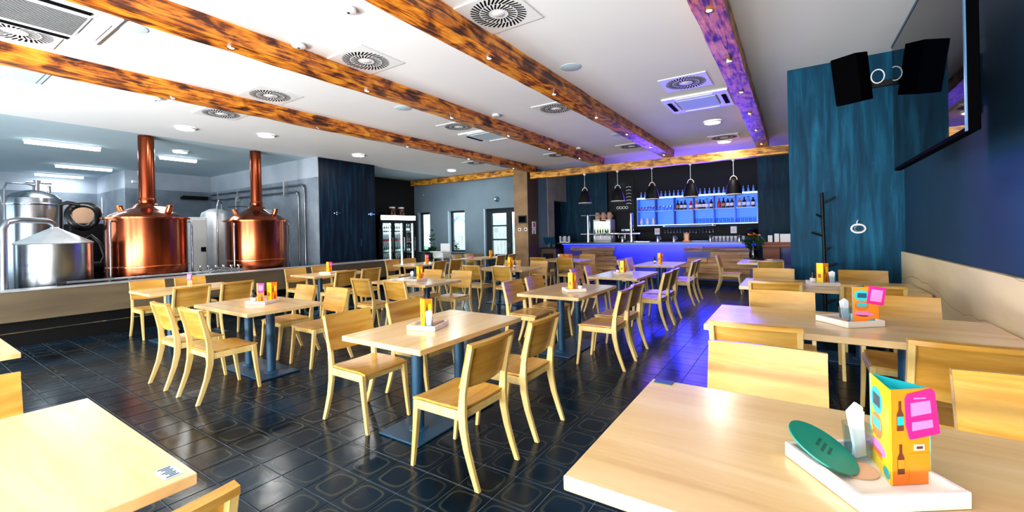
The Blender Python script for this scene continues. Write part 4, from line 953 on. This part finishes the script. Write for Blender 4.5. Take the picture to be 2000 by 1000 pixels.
for k in range(3):
    y0 = .03+k*dw; y1 = y0+dw-.01
    d = MB().box(.6, .64, y0, y0+.06, .3, 1.95).box(.6, .64, y1-.06, y1, .3, 1.95).box(.6, .64, y0+.06, y1-.06, .3, .38).box(.6, .64, y0+.06, y1-.06, 1.89, 1.95).ob('door', M['black'], t)
    MB().box(.615, .62, y0+.06, y1-.06, .38, 1.89).ob('door_pane', M['pane'], d)
    MB().box(.64, .67, y1-.05, y1-.03, .9, 1.4).ob('door_handle', M['chrome'], d)
    MB().box(.55, .57, y1-.1, y1-.06, .38, 1.89).ob('light_strip', M['E_fridge'], t)
area('fridge_glow', (.3, W3/2, 1.85), (.3, W3/2, 0), .4, 1.3, 14, (.85, 1, 1), t)
bm_ = {}
def bottle_mesh(name, r, h, m, lab=None, cap='white'):
    mb = MB(); mb.lathe([(.001, 0), (r, 0), (r, h*.58), (r*.4, h*.76), (r*.38, h*.94)], 12, m=M[m], caps=False)
    if lab: mb.lathe([(r*1.02, h*.18), (r*1.02, h*.48)], 12, m=M[lab], caps=False)
    mb.lathe([(r*.44, h*.93), (r*.44, h), (.001, h)], 10, m=M[cap], caps=False)
    return mb.mesh(name, smooth=50)
def put(mesh, name, loc, label, cat, group=None):
    o = bpy.data.objects.new(name, mesh); COL.objects.link(o); o.location = loc; return tag(o, label, cat, group)
fkinds = [bottle_mesh('fridge_bottle', .034, .25, 'dark_glass', 'paper'), bottle_mesh('fridge_bottle', .034, .25, 'clear', 'red', 'red'), bottle_mesh('fridge_bottle', .034, .25, 'green_glass', 'paper'), bottle_mesh('fridge_bottle', .034, .24, 'brown_glass', 'gold', 'gold')]
flab = ['dark bottle on the top shelf of the drinks fridge', 'red-labelled bottle on the second shelf of the drinks fridge', 'green bottle on the third shelf of the drinks fridge', 'brown bottle on the fourth shelf of the drinks fridge']
for k in range(4):
    for i in range(15):
        y = 9.35+.1+(i+.5)*(W3-.2)/15
        put(fkinds[k], 'fridge_bottle', (-11.98+.42, y, .513+(3-k)*.36), flab[k], 'bottle', ['fridge bottles, top shelf', 'fridge bottles, second shelf', 'fridge bottles, third shelf', 'fridge bottles, fourth shelf'][k])
for y, lab in ((9.98, 'left storage jar on top of the drinks fridge'), (10.38, 'right storage jar on top of the drinks fridge')):
    t = thing('storage_jar', lab, 'jar', (-11.5, y, 2.161)); MB().lathe([(.001, 0), (.11, 0), (.12, .03), (.12, .2), (.1, .24)], 18, caps=False).ob('jar_body', M['brown_glass'], t, smooth=50); MB().lathe([(.105, .24), (.105, .29), (.001, .3)], 18).ob('jar_lid', M['white'], t, smooth=40)
# white high chair and dark plant near the window
t = thing('high_chair', 'white plastic high chair standing below the far grey wall', 'high chair', (-9.35, 10.1, 0))
for sx in (-1, 1):
    for sy in (-1, 1): MB().cyl((sx*.27, sy*.25, 0), (sx*.19, sy*.17, .72), .022, n=8).ob('leg', M['white'], t, smooth=50)
MB().box(-.2, .2, -.18, .18, .72, .76).ob('seat', M['white'], t, bevel=.01); MB().box(-.2, .2, .15, .18, .76, 1.18).ob('backrest', M['white'], t, bevel=.01); MB().box(-.23, .23, -.32, -.12, .92, .95).ob('tray', M['white'], t, bevel=.01)
MB().box(-.24, .24, -.2, -.17, .34, .38).box(-.22, -.19, -.18, .18, .76, .93).box(.19, .22, -.18, .18, .76, .93).ob('rail', M['white'], t)
def leaves(n, r, h, sz, seed, squash=1.0):
    rnd = random.Random(seed); mb = MB()
    for i in range(n):
        a = rnd.uniform(0, 2*PI); q = math.sqrt(rnd.random())*r; z = rnd.uniform(0, h); q *= math.sin(PI*min(1, max(.08, z/h)))**.6
        c = Vector((q*math.cos(a), q*math.sin(a), z)); d = Vector((math.cos(a), math.sin(a), rnd.uniform(-.3, .9))).normalized()
        w = d.cross(Vector((rnd.uniform(-1, 1), rnd.uniform(-1, 1), 1))).normalized()*sz*.35
        mb.add([c-d*sz*.5, c+w, c+d*sz*.6, c-w], [(0, 1, 2), (0, 2, 3)])
    return mb
t = thing('potted_plant', 'dark spiky potted plant before the first narrow window', 'plant', (-10.25, 10.6, 0))
MB().lathe([(.001, 0), (.17, 0), (.22, .5), (.2, .52), (.001, .5)], 20, caps=False).ob('pot', M['black'], t, smooth=40)
stuff(leaves(160, .26, .55, .14, 3).ob('foliage', M['leaf'], t, loc=(0, 0, .5))); MB().cyl((0, 0, .5), (.03, 0, 1.5), .012, .006, 6).ob('stem', M['leaf'], t)
stuff(leaves(60, .1, .9, .1, 5).ob('upper_foliage', M['leaf'], t, loc=(0, 0, .75)))
o = MB().box(-.18, .18, -.13, .13, .012, .25).box(-.2, .2, -.15, .15, .25, .28).box(-.17, .17, -.12, .12, 0, .012).ob('yellow_crate', M['yellow'], loc=(-8.1, 9.35, 0), bevel=.006); tag(o, 'yellow crate on the floor among the far dark chairs', 'crate')

# ------------------------------------------------------------------ bar
t = thing('bar_counter', 'long blue-lit bar counter clad with rough wooden planks', 'bar', (0, 0, 0))
MB().box(-6.1, -.78, 12.2, 12.75, .13, 1.08).ob('carcass', M['navy_lacquer'], t)
MB().box(-6.0, -.85, 12.32, 12.7, 0, .13).ob('kickboard', M['black'], t)
MB().box(-6.2, -.72, 11.95, 12.8, 1.1, 1.145).ob('counter_top', M['counter'], t, bevel=.006)
MB().box(-6.1, -.8, 12.1, 12.14, 1.08, 1.1).ob('led_strip', M['E_blue'], t)
rowh = .142
def planks(x0, x1, rows, gaps, seed):
    rnd = random.Random(seed)
    for r_ in range(rows):
        z0 = .17+r_*rowh; x = x0+rnd.uniform(-.14, .14)*(1 if r_ != rows-1 else 0); xe = x1+rnd.uniform(-.12, .12)
        while x < xe-.05:
            L = min(rnd.uniform(.45, 1.1), xe-x)
            if xe-x-L < .2: L = xe-x
            mid = x+L/2
            if not (r_ == rows-2 and any(a < mid < b for a, b in gaps)):
                dpt = rnd.uniform(.025, .06)
                MB().box(x+.003, x+L-.003, 12.2-dpt, 12.2, z0+.003, z0+rowh-.003).ob('plank', M['plank'], t, bevel=.004)
            x += L
planks(-5.85, -4.4, 6, [(-5.75, -5.25), (-5.0, -4.6)], 11); planks(-2.5, -.95, 6, [(-2.25, -1.6)], 12)
area('bar_led', (-3.45, 12.1, 1.06), (-3.45, 12.3, .3), 1.8, .05, 32, (.015, .015, 1), t)
area('bar_led', (-5.1, 12.17, 1.07), (-5.1, 12.2, .3), 1.3, .03, 8, (.015, .02, 1), t)
area('bar_led', (-1.7, 12.17, 1.07), (-1.7, 12.2, .3), 1.5, .03, 8, (.015, .02, 1), t)
# wooden end desk
t = thing('service_desk', 'reddish wooden desk at the right end of the bar', 'desk', (0, 0, 0))
MB().box(-.68, .9, 12.3, 12.9, 1.0, 1.12).ob('desk_top', M['plank_red'], t, bevel=.006); MB().box(-.66, -.3, 12.34, 12.86, 0, 1.0).ob('pedestal', M['plank_red'], t); MB().box(.4, .85, 12.34, 12.86, 0, 1.0).ob('pedestal', M['plank_red'], t); MB().box(-.3, .4, 12.6, 12.86, 0, 1.0).ob('desk_niche', M['navy_lacquer'], t)
o = MB().box(-.17, .17, -.12, .12, 0, .2).box(-.14, .14, -.123, -.12, .03, .17).ob('white_box', M['white'], loc=(-.12, 12.55, 1.121), bevel=.006); tag(o, 'white box on the reddish desk beside the teal column', 'box')
for x, h_, lab in ((-.5, .17, 'small white carton on the reddish desk, left of the white box'), (-.36, .21, 'taller white bottle carton on the reddish desk')):
    o = MB().box(-.05, .05, -.05, .05, 0, h_).ob('white_carton', M['white'], loc=(x, 12.5, 1.121), bevel=.006); tag(o, lab, 'carton')
# pendants
def pendant():
    t = thing('pendant_lamp', 'x x x x', 'lamp')
    MB().lathe([(.001, -.001), (.045, -.001), (.045, -.02), (.012, -.06), (.001, -.06)], 14, caps=False).ob('ceiling_rose', M['white'], t, smooth=50)
    MB().cyl((0, 0, -.05), (0, 0, -.4), .005, n=6).ob('cord', M['steel_matt'], t)
    MB().tube([(.075*math.cos(a), 0, -.5+.1*math.sin(a)) for a in [i*PI/12 for i in range(13)]], .009, 6).ob('handle', M['brass_pale'], t, smooth=50)
    MB().lathe([(.03, -.46), (.06, -.48), (.1, -.53), (.135, -.62), (.17, -.74), (.185, -.85), (.18, -.85), (.165, -.74), (.13, -.62), (.095, -.535), (.03, -.47)], 32, caps=False).ob('shade', M['black'], t, smooth=60)
    MB().lathe([(.001, -.8), (.15, -.8)], 20, caps=False).ob('diffuser', M['E_pend'], t)
    MB().lathe([(.186, -.852), (.19, -.85), (.19, -.838), (.186, -.836)], 32, caps=False).ob('rim', M['white'], t, smooth=50)
    return index(t)
PD = pendant()
for k, (x, lab) in enumerate(((-4.99, 'leftmost black pendant lamp over the bar'), (-4.02, 'second black pendant from the left, before the chalk drawing'), (-3.09, 'middle black pendant at the left end of the shelf'), (-2.14, 'fourth black pendant from the left, before the bottle shelf'), (-1.18, 'rightmost black pendant lamp over the bar'))):
    if k == 0: PD.location = (x, 11.4, 3.135); tag(PD, lab, 'lamp', 'bar pendant lamps')
    else: dup(PD, (x, 11.4, 3.135), 0, lab, 'bar pendant lamps')
# backlit shelf
t = thing('bottle_shelf', 'blue backlit bottle shelf on the black wall behind the bar', 'shelf', (0, 0, 0))
X0, X1, SZ0, SZ1, SY0, SY1 = -4.22, -.84, 1.62, 2.5, 13.78, 14.07
MB().box(X0, X1, SY1-.02, SY1, SZ0, SZ1).ob('backlit_panel', M['E_panel'], t)
for z, nm in ((SZ0, 'bottom_board'), (2.06, 'middle_shelf'), (SZ1-.03, 'top_board')): MB().box(X0, X1, SY0, SY1-.02, z, z+.025).ob(nm, M['blue_bottle'], t)
cw = (X1-X0)/6
for k in range(7): MB().box(X0+k*cw-.012, X0+k*cw+.012, SY0, SY1-.02, SZ0+.025, SZ1-.03).ob('divider', M['navy_lacquer'] if 0 < k < 6 else M['blue_bottle'], t)
MB().box(X0, X1, SY0-.012, SY0, SZ1-.03, SZ1+.012).ob('led_strip', M['E_bluew'], t); MB().box(X0, X1, SY0-.008, SY0, SZ0, SZ0+.012).ob('led_strip', M['E_bluew'], t)
area('shelf_led', (-2.5, 13.72, 2.1), (-1.6, 5.5, 0), 3.2, .7, 42, (.015, .02, 1), t, spread=math.radians(75))
area('shelf_uplight', (-2.6, 13.6, 2.75), (-2.2, 10.6, 3.6), 3.2, .3, 34, (.22, .08, 1), t, spread=math.radians(120))
zu = 2.0855; zl = 1.646
tops = bottle_mesh('top_bottle', .03, .2, 'blue_bottle', None, 'white')
for i in range(26): put(tops, 'top_bottle', (X0+.1+i*(X1-X0-.2)/25, 13.9, SZ1-.003), 'small pale bottle in the row along the shelf top', 'bottle', 'bottles along the top of the backlit shelf')
kinds = [('dark_glass', 'paper', 'red', 'dark bottle with white label and red cap'), ('gold', 'paper', 'white', 'yellow bottle with white label'), ('dark_glass', 'paper', 'white', 'black bottle with white label'), ('blue_bottle', 'paper', 'black', 'pale blue bottle with white label'), ('red', 'red', 'red', 'bright red bottle'), ('dark_glass', 'gold', 'black', 'dark bottle with yellow label'), ('brown_glass', 'paper', 'white', 'brown bottle with white label'), ('green_glass', 'paper', 'black', 'green bottle with white label')]
bms = [bottle_mesh('liquor_bottle', .048, .3, a, b, c) for a, b, c, d in kinds]
seq = [(2, .06, 5), (2, .18, 2), (2, .3, 0), (3, .04, 1), (3, .15, 0), (3, .26, 2), (3, .36, 3), (4, -.02, 6), (4, .1, 4), (4, .23, 5), (4, .36, 2), (4, .48, 6), (5, .07, 1), (5, .2, 0), (5, .32, 3), (5, .45, 2)]
for i, (c_, dx, kd) in enumerate(seq):
    x = X0+c_*cw+.05+dx*(cw-.1)/.52
    nm = ['first', 'second', 'third', 'fourth', 'fifth', 'sixth', 'seventh', 'eighth', 'ninth', 'tenth', 'eleventh', 'twelfth', 'thirteenth', 'fourteenth', 'fifteenth', 'sixteenth'][i]
    if dx < 0: x = X0+c_*cw-.075
    put(bms[kd], 'liquor_bottle', (x, 13.88, zu), '%s, %s from the left on the backlit shelf' % (kinds[kd][3], nm), 'bottle', 'liquor bottles on the backlit shelf')
cup = MB().lathe([(.001, 0), (.03, 0), (.042, .15), (.038, .15), (.028, .01), (.001, .01)], 12, caps=False)
cupR = MB().lathe([(.001, 0), (.03, 0), (.042, .15), (.038, .15), (.028, .01), (.001, .01)], 12, m=M['clear'], caps=False).lathe([(.0425, .1), (.0435, .13)], 12, m=M['red'], caps=False).mesh('tumbler', smooth=50)
cupW = cup.mesh('tumbler', [M['clear']], 50)
for i in range(5): put(cupR, 'tumbler', (X0+.07+i*.1, 13.9, zu), 'red-banded glass at the upper left of the backlit shelf', 'glass', 'red-banded glasses on the shelf')
put(cupR, 'tumbler', (X0+cw+.1, 13.9, zu), 'single red-banded glass in the second upper compartment', 'glass')
put(bottle_mesh('red_jar', .06, .26, 'red', 'paper', 'red'), 'red_jar', (X0+2*cw+.49, 13.86, zu), 'fat red bottle in the third upper compartment', 'bottle')
for i in range(3): put(cupW, 'tumbler', (X0+cw+.25+i*.1, 13.9, zu), 'clear glass in the second upper compartment', 'glass', 'clear glasses, second upper compartment')
cc = MB().lathe([(.001, 0), (.035, 0), (.055, .08), (.04, .16), (.02, .22), (.001, .22)], 14, caps=False).mesh('white_cup', [M['white']], 50)
for i, nm in enumerate(('left', 'middle', 'right')): put(cc, 'white_cup', (X0+.1+i*.19, 13.9, zl), '%s white cup stack in the lower left compartment' % nm, 'cup', 'white cups in the lower left compartment')
for c_ in (3, 4, 5):
    for i in range(5): put(cupW, 'tumbler', (X0+c_*cw+.07+i*.1, 13.9, zl), 'clear glass in the lower right compartments', 'glass', 'clear glasses in the lower right compartments')
# back bar with things on it
t = thing('back_bar', 'low dark worktop along the black wall under the shelf', 'worktop', (0, 0, 0))
MB().box(-5.65, -.85, 13.5, 13.94, 0, 1.04).ob('cabinet_row', M['black'], t); MB().box(-5.67, -.84, 13.46, 13.945, 1.04, 1.08).ob('worktop', M['steel'], t, bevel=.004)
t = thing('glass_rack', 'chrome rack of hanging stemware under the bottle shelf', 'rack', (0, 0, 0))
for y in (13.8, 13.88, 13.96): MB().cyl((-3.45, y, 1.575), (-1.92, y, 1.575), .006, n=6).ob('rail', M['chrome'], t)
for x in (-3.4, -2.0): MB().box(x-.006, x+.006, 13.8, 13.96, 1.575, 1.62).ob('bracket', M['chrome'], t)
wg = MB().lathe([(.035, 0), (.034, -.004), (.005, -.01), (.004, -.09), (.02, -.11), (.036, -.15), (.034, -.2), (.032, -.2)], 12, caps=False).mesh('wine_glass', [M['clear']], 50)
for i in range(16): put(wg, 'wine_glass', (-3.38+i*.092, 13.84, 1.574), 'clear wine glass hanging upside down in the chrome rack', 'glass', 'hanging wine glasses')
for x, z, lab in ((-3.68, 1.43, 'left white notice pinned below the bottle shelf'), (-1.48, 1.44, 'right white notice pinned below the bottle shelf')):
    o = MB().box(-.08, .08, -.004, .004, -.1, .1).ob('notice', M['paper'], loc=(x, 14.07, z)); tag(o, lab, 'notice')
    g = MB()
    for i in range(3): g.box(-.05, .04-.02*(i % 2), -.0055, -.004, .02-i*.035, .03-i*.035)
    g.ob('printed_marks', M['pink'], o)
mug = MB().lathe([(.001, 0), (.035, 0), (.045, .09), (.041, .09), (.03, .01), (.001, .01)], 12, caps=False).mesh('coffee_cup', [M['white']], 50)
for i in range(9):
    for k in range(2): put(mug, 'coffee_cup', (-2.0+i*.1, 13.75, 1.081+k*.093), 'pale cup stacked on the worktop right of the glass rack', 'cup', 'stacked cups on the back worktop')
t = thing('espresso_machine', 'chrome and black coffee machine on the back worktop', 'coffee machine', (-4.5, 13.78, 1.081))
MB().box(-.22, .22, -.18, .2, 0, .04).box(-.22, .22, .0, .2, .04, .3).box(-.22, .22, -.18, .2, .3, .38).ob('machine_body', M['black'], t, bevel=.01)
for x in (-.1, .1): MB().cyl((x, -.1, .3), (x, -.1, .24), .03, n=12).cyl((x, -.1, .255), (x, -.26, .25), .01, n=8).ob('brew_head', M['chrome'], t, smooth=40)
MB().box(-.2, .2, -.17, .18, .38, .44).ob('cup_rail', M['chrome'], t)
t = thing('plant_bust', 'round dark head-shaped lamp at the right of the back worktop', 'lamp', (-1.0, 13.65, 1.081))
MB().lathe([(.001, 0), (.06, 0), (.05, .06), (.13, .14), (.155, .24), (.12, .34), (.05, .39), (.001, .4)], 20, caps=False).ob('globe', M['black'], t, smooth=60)
# beer gantry
t = thing('beer_tap_gantry', 'chrome beer tap gantry standing on the bar counter', 'beer tap', (0, 12.4, 1.146))
for x in (-5.34, -3.98): MB().cyl((x, 0, 0), (x, 0, .82), .05, n=18).lathe([(.07, 0), (.07, .02)], 18, (x, 0, 0)).lathe([(.05, .82), (.035, .85), (.001, .86)], 18, (x, 0, 0), caps=False).ob('post', M['chrome'], t, smooth=40)
MB().cyl((-5.58, 0, .24), (-3.72, 0, .24), .04, n=16).ob('tap_rail', M['chrome'], t, smooth=40); MB().cyl((-5.56, 0, .82), (-4.92, 0, .82), .02, n=10).ob('upper_rail', M['chrome'], t, smooth=40)
for i in range(6):
    x = -5.1+i*.19
    p = MB().cyl((x, -.04, .22), (x, -.1, .2), .012, n=8).cyl((x, -.1, .21), (x, -.1, .12), .01, n=8).ob('tap_spout', M['chrome'], t, smooth=40); MB().cyl((x, -.06, .27), (x, -.1, .36), .008, .014, 8).ob('tap_handle', M['black'], p, smooth=40)
MB().cyl((-4.95, 0, .66), (-4.75, -.04, .64), .025, n=10).ob('spare_tap', M['copper_bright'], t, smooth=40)
t = thing('counter_fridge', 'small lit glass-door fridge behind the beer taps', 'fridge', (-5.33, 13.53, 1.081))
MB().box(-.3, -.27, -.02, .4, 0, .78).box(.27, .3, -.02, .4, 0, .78).box(-.27, .27, .37, .4, 0, .78).box(-.27, .27, -.02, .37, .72, .78).box(-.27, .27, -.02, .37, 0, .3).ob('case', M['white'], t)
MB().box(-.27, .27, -.03, -.02, .3, .72).ob('glass_door', M['pane'], t); MB().box(-.26, .26, .35, .365, .3, .72).ob('lit_back', M['E_fridge'], t)
lb = bottle_mesh('lemon_bottle', .035, .26, 'yellow', 'green_teal', 'green_teal')
for i in range(6): put(lb, 'lemon_bottle', (-5.55+i*.088, 13.7, 1.384), 'yellow-green bottle in the small lit fridge', 'bottle', 'bottles in the small lit fridge')
for i, nm in enumerate(('left', 'middle', 'right')):
    t = thing('beer_keg_jug', '%s pale jug on top of the small lit fridge' % nm, 'jug', (-5.55+i*.21, 13.7, 1.862), group='jugs on the small fridge'); MB().lathe([(.001, 0), (.07, 0), (.08, .04), (.08, .2), (.06, .24), (.001, .25)], 16, caps=False).ob('jug_body', M['cork'], t, smooth=50); MB().tube([(.07, 0, .06), (.12, 0, .1), (.07, 0, .18)], .012, 6).ob('jug_handle', M['cork'], t, smooth=50)
t = thing('chalk_drawing', 'dark wall sign with pale curled lettering behind the second pendant', 'sign', (-4.76, 14.07, 2.65))
MB().box(-.36, .36, -.012, .005, -.5, .5).ob('board', M['black'], t)
for k in range(4): MB().tube([(-.28+k*.1+.03*math.cos(a), -.016, .36+.09*math.sin(a)) for a in [i*2*PI/12 for i in range(12)]], .006, 5, closed=True).ob('chalk_stroke', M['steel_blue'], t)
for k in range(6): MB().tube([(.18+.08*math.cos(a), -.016, .26-k*.11+.03*math.sin(a)) for a in [i*PI/8 for i in range(9)]], .008, 5).ob('chalk_stroke', M['steel_matt'], t)
for k in range(4): MB().tube([(-.2+k*.1+.045*math.cos(a), -.016, -.4+.04*math.sin(a)) for a in [i*2*PI/12 for i in range(12)]], .007, 5, closed=True).ob('chalk_stroke', M['steel_matt'], t)
t = thing('wooden_card_holder', 'small orange wooden card holder standing on the bar', 'holder', (-2.46, 12.4, 1.146)); MB().box(-.09, .09, -.05, .05, 0, .03).ob('base', M['orange_dark'], t, bevel=.004); MB().box(-.07, -.045, -.01, .01, .03, .24).box(.045, .07, -.01, .01, .03, .24).box(-.045, .045, -.01, .01, .21, .24).ob('frame', M['plank_red'], t); MB().box(-.045, .045, -.003, .003, .03, .21).ob('card', M['cork'], t)
for x, lab in ((-3.6, 'blue bar mat left of the card holder'), (-2.15, 'blue bar mat right of the card holder'), (-3.95, 'blue folded cloth beside the right chrome post')):
    o = MB().box(-.22, .22, -.1, .1, 0, .02).ob('bar_mat', M['blue_bottle'], loc=(x-.35 if x == -3.6 else x+.35 if x == -3.95 else x, 12.62 if x != -3.95 else 12.2, 1.146), bevel=.004); tag(o, lab, 'mat')
for i, (x, nm) in enumerate(((-4.35, 'first'), (-3.3, 'second'), (-2.85, 'third'), (-1.9, 'fourth'), (-1.2, 'fifth'))):
    t = thing('bar_jug', 'chrome mixing jug on the counter, %s from the left' % nm, 'jug', (x, 12.68, 1.146), group='jugs along the counter'); MB().lathe([(.001, 0), (.05, 0), (.045, .08), (.06, .16), (.055, .16), (.04, .08), (.001, .01)], 14, caps=False).ob('jug_body', M['chrome'], t, smooth=50); MB().tube([(.05, 0, .04), (.09, 0, .08), (.055, 0, .13)], .008, 6).ob('jug_handle', M['chrome'], t, smooth=50)
# waiter station
t = thing('waiter_station', 'dark waiter station with tilted blue screen beside the pillar', 'station', (-6.5, 12.2, 0))
MB().box(-.3, .25, -.25, .25, 0, .95).ob('cabinet', M['tan_dark'], t, bevel=.006); MB().box(-.32, .27, -.27, .27, .95, .98).ob('top', M['black'], t); MB().box(-.2, .16, -.27, -.25, .6, .8).ob('drawer', M['black'], t)
MB().obox(Matrix.Translation((-.1, 0, 1.2)) @ Matrix.Rotation(.6, 4, 'X'), .19, .012, .13).box(-.12, -.06, -.02, .1, .98, 1.14).ob('screen', M['steel_blue'], t)
for i, nm in enumerate(('left', 'right')):
    t = thing('glass_caddy', '%s white caddy of glasses at the left end of the bar' % nm, 'caddy', (-6.03+i*.18, 11.98-.02*i, 1.146)); MB().box(-.07, .07, -.05, .05, 0, .02).box(-.07, -.06, -.05, .05, .02, .2).box(.06, .07, -.05, .05, .02, .2).ob('caddy_frame', M['white'], t); MB().lathe([(.03, .02), (.035, .17), (.032, .17), (.028, .03)], 10, caps=False).ob('glass', M['clear'], t, smooth=50)
# dish table
t = thing('flower_vase', 'dark vase with bushy green plant and orange flowers by the bar', 'plant', (-.78, 11.2, .7505))
MB().lathe([(.001, 0), (.08, 0), (.1, .1), (.075, .25), (.07, .3), (.06, .3), (.001, .05)], 18, caps=False).ob('vase', M['black_gloss'], t, smooth=50)
stuff(leaves(420, .23, .34, .075, 9).ob('foliage', M['leaf'], t, loc=(0, 0, .24)))
stuff(leaves(40, .13, .12, .06, 10).ob('flowers', M['flower'], t, loc=(0, 0, .5)))
for x, y, r_, m_, lab in ((-.45, 10.75, .07, 'white', 'white bowl on the dish-covered table'), (-.3, 10.95, .06, 'red', 'red bowl on the dish-covered table'), (-.62, 10.7, .09, 'black', 'black dish on the dish-covered table'), (-.3, 10.55, .08, 'blue_bottle', 'pale blue bowl on the dish-covered table')):
    o = MB().lathe([(.001, 0), (r_*.5, 0), (r_, r_*.7), (r_*.92, r_*.7), (r_*.45, .012), (.001, .012)], 18, caps=False).ob('bowl', M[m_], loc=(x, y, .7505), smooth=50); tag(o, lab, 'bowl')
for x, y, lab in ((-.5, 10.45, 'white plate near the front of the dish-covered table'), (-.78, 10.85, 'white plate at the left of the dish-covered table')):
    o = MB().lathe([(.001, 0), (.06, 0), (.11, .014), (.105, .018), (.055, .006), (.001, .006)], 22, caps=False).ob('plate', M['white'], loc=(x, y, .7505), smooth=50); tag(o, lab, 'plate')

# ------------------------------------------------------------------ garden seen through the far windows
g = struct(MB().box(-40, 5, 14.5, 45, -.15, -.05).ob('ground', M['grass']))
struct(MB().box(-19, -7.2, 11.95, 14.5, -.15, -.03).ob('ground_terrace', M['house']))
t = thing('garden_fence', 'pale board fence outside the glazed door', 'fence', (0, 0, 0))
for i in range(30):
    x = -16.2+i*.21; MB().box(x, x+.17, 16.5, 16.53, -.05, 1.75+.04*math.sin(i*1.7)).ob('board', M['fence'], t)
for z in (.4, 1.4): MB().box(-16.2, -9.9, 16.53, 16.57, z, z+.1).ob('rail', M['fence'], t)
t = thing('neighbour_house', 'white gabled house seen through the second window', 'house', (-16.6, 19.5, -.05))
MB().prism([(-2, 0), (2, 0), (2, 1.5), (0, 2.5), (-2, 1.5)], 0, 4, lambda u, v, d: (u, d, v)).ob('wall', M['house'], t); MB().prism([(-2.2, 1.38), (0, 2.5), (2.2, 1.38), (2.2, 1.5), (0, 2.64), (-2.2, 1.5)], -.2, 4.2, lambda u, v, d: (u, d, v)).ob('roof', M['roof'], t); MB().box(-.3, .3, -.03, .01, .8, 1.4).ob('window', M['frame_dark'], t)
t = thing('garden_shrub', 'green shrub outside the second window', 'shrub', (-13.2, 14.9, -.05)); stuff(leaves(260, .45, 1.3, .14, 21).ob('foliage', M['leaf'], t)); MB().cyl((0, 0, 0), (0, 0, .7), .03, n=6).ob('stem', M['brown_print'], t)

for p in (CH, TM, TLx, TT, v0, TR, ME, MEB, NG, SB, PD):
    if p.get('label') == 'x x x x': print('UNUSED PROTO', p.name)
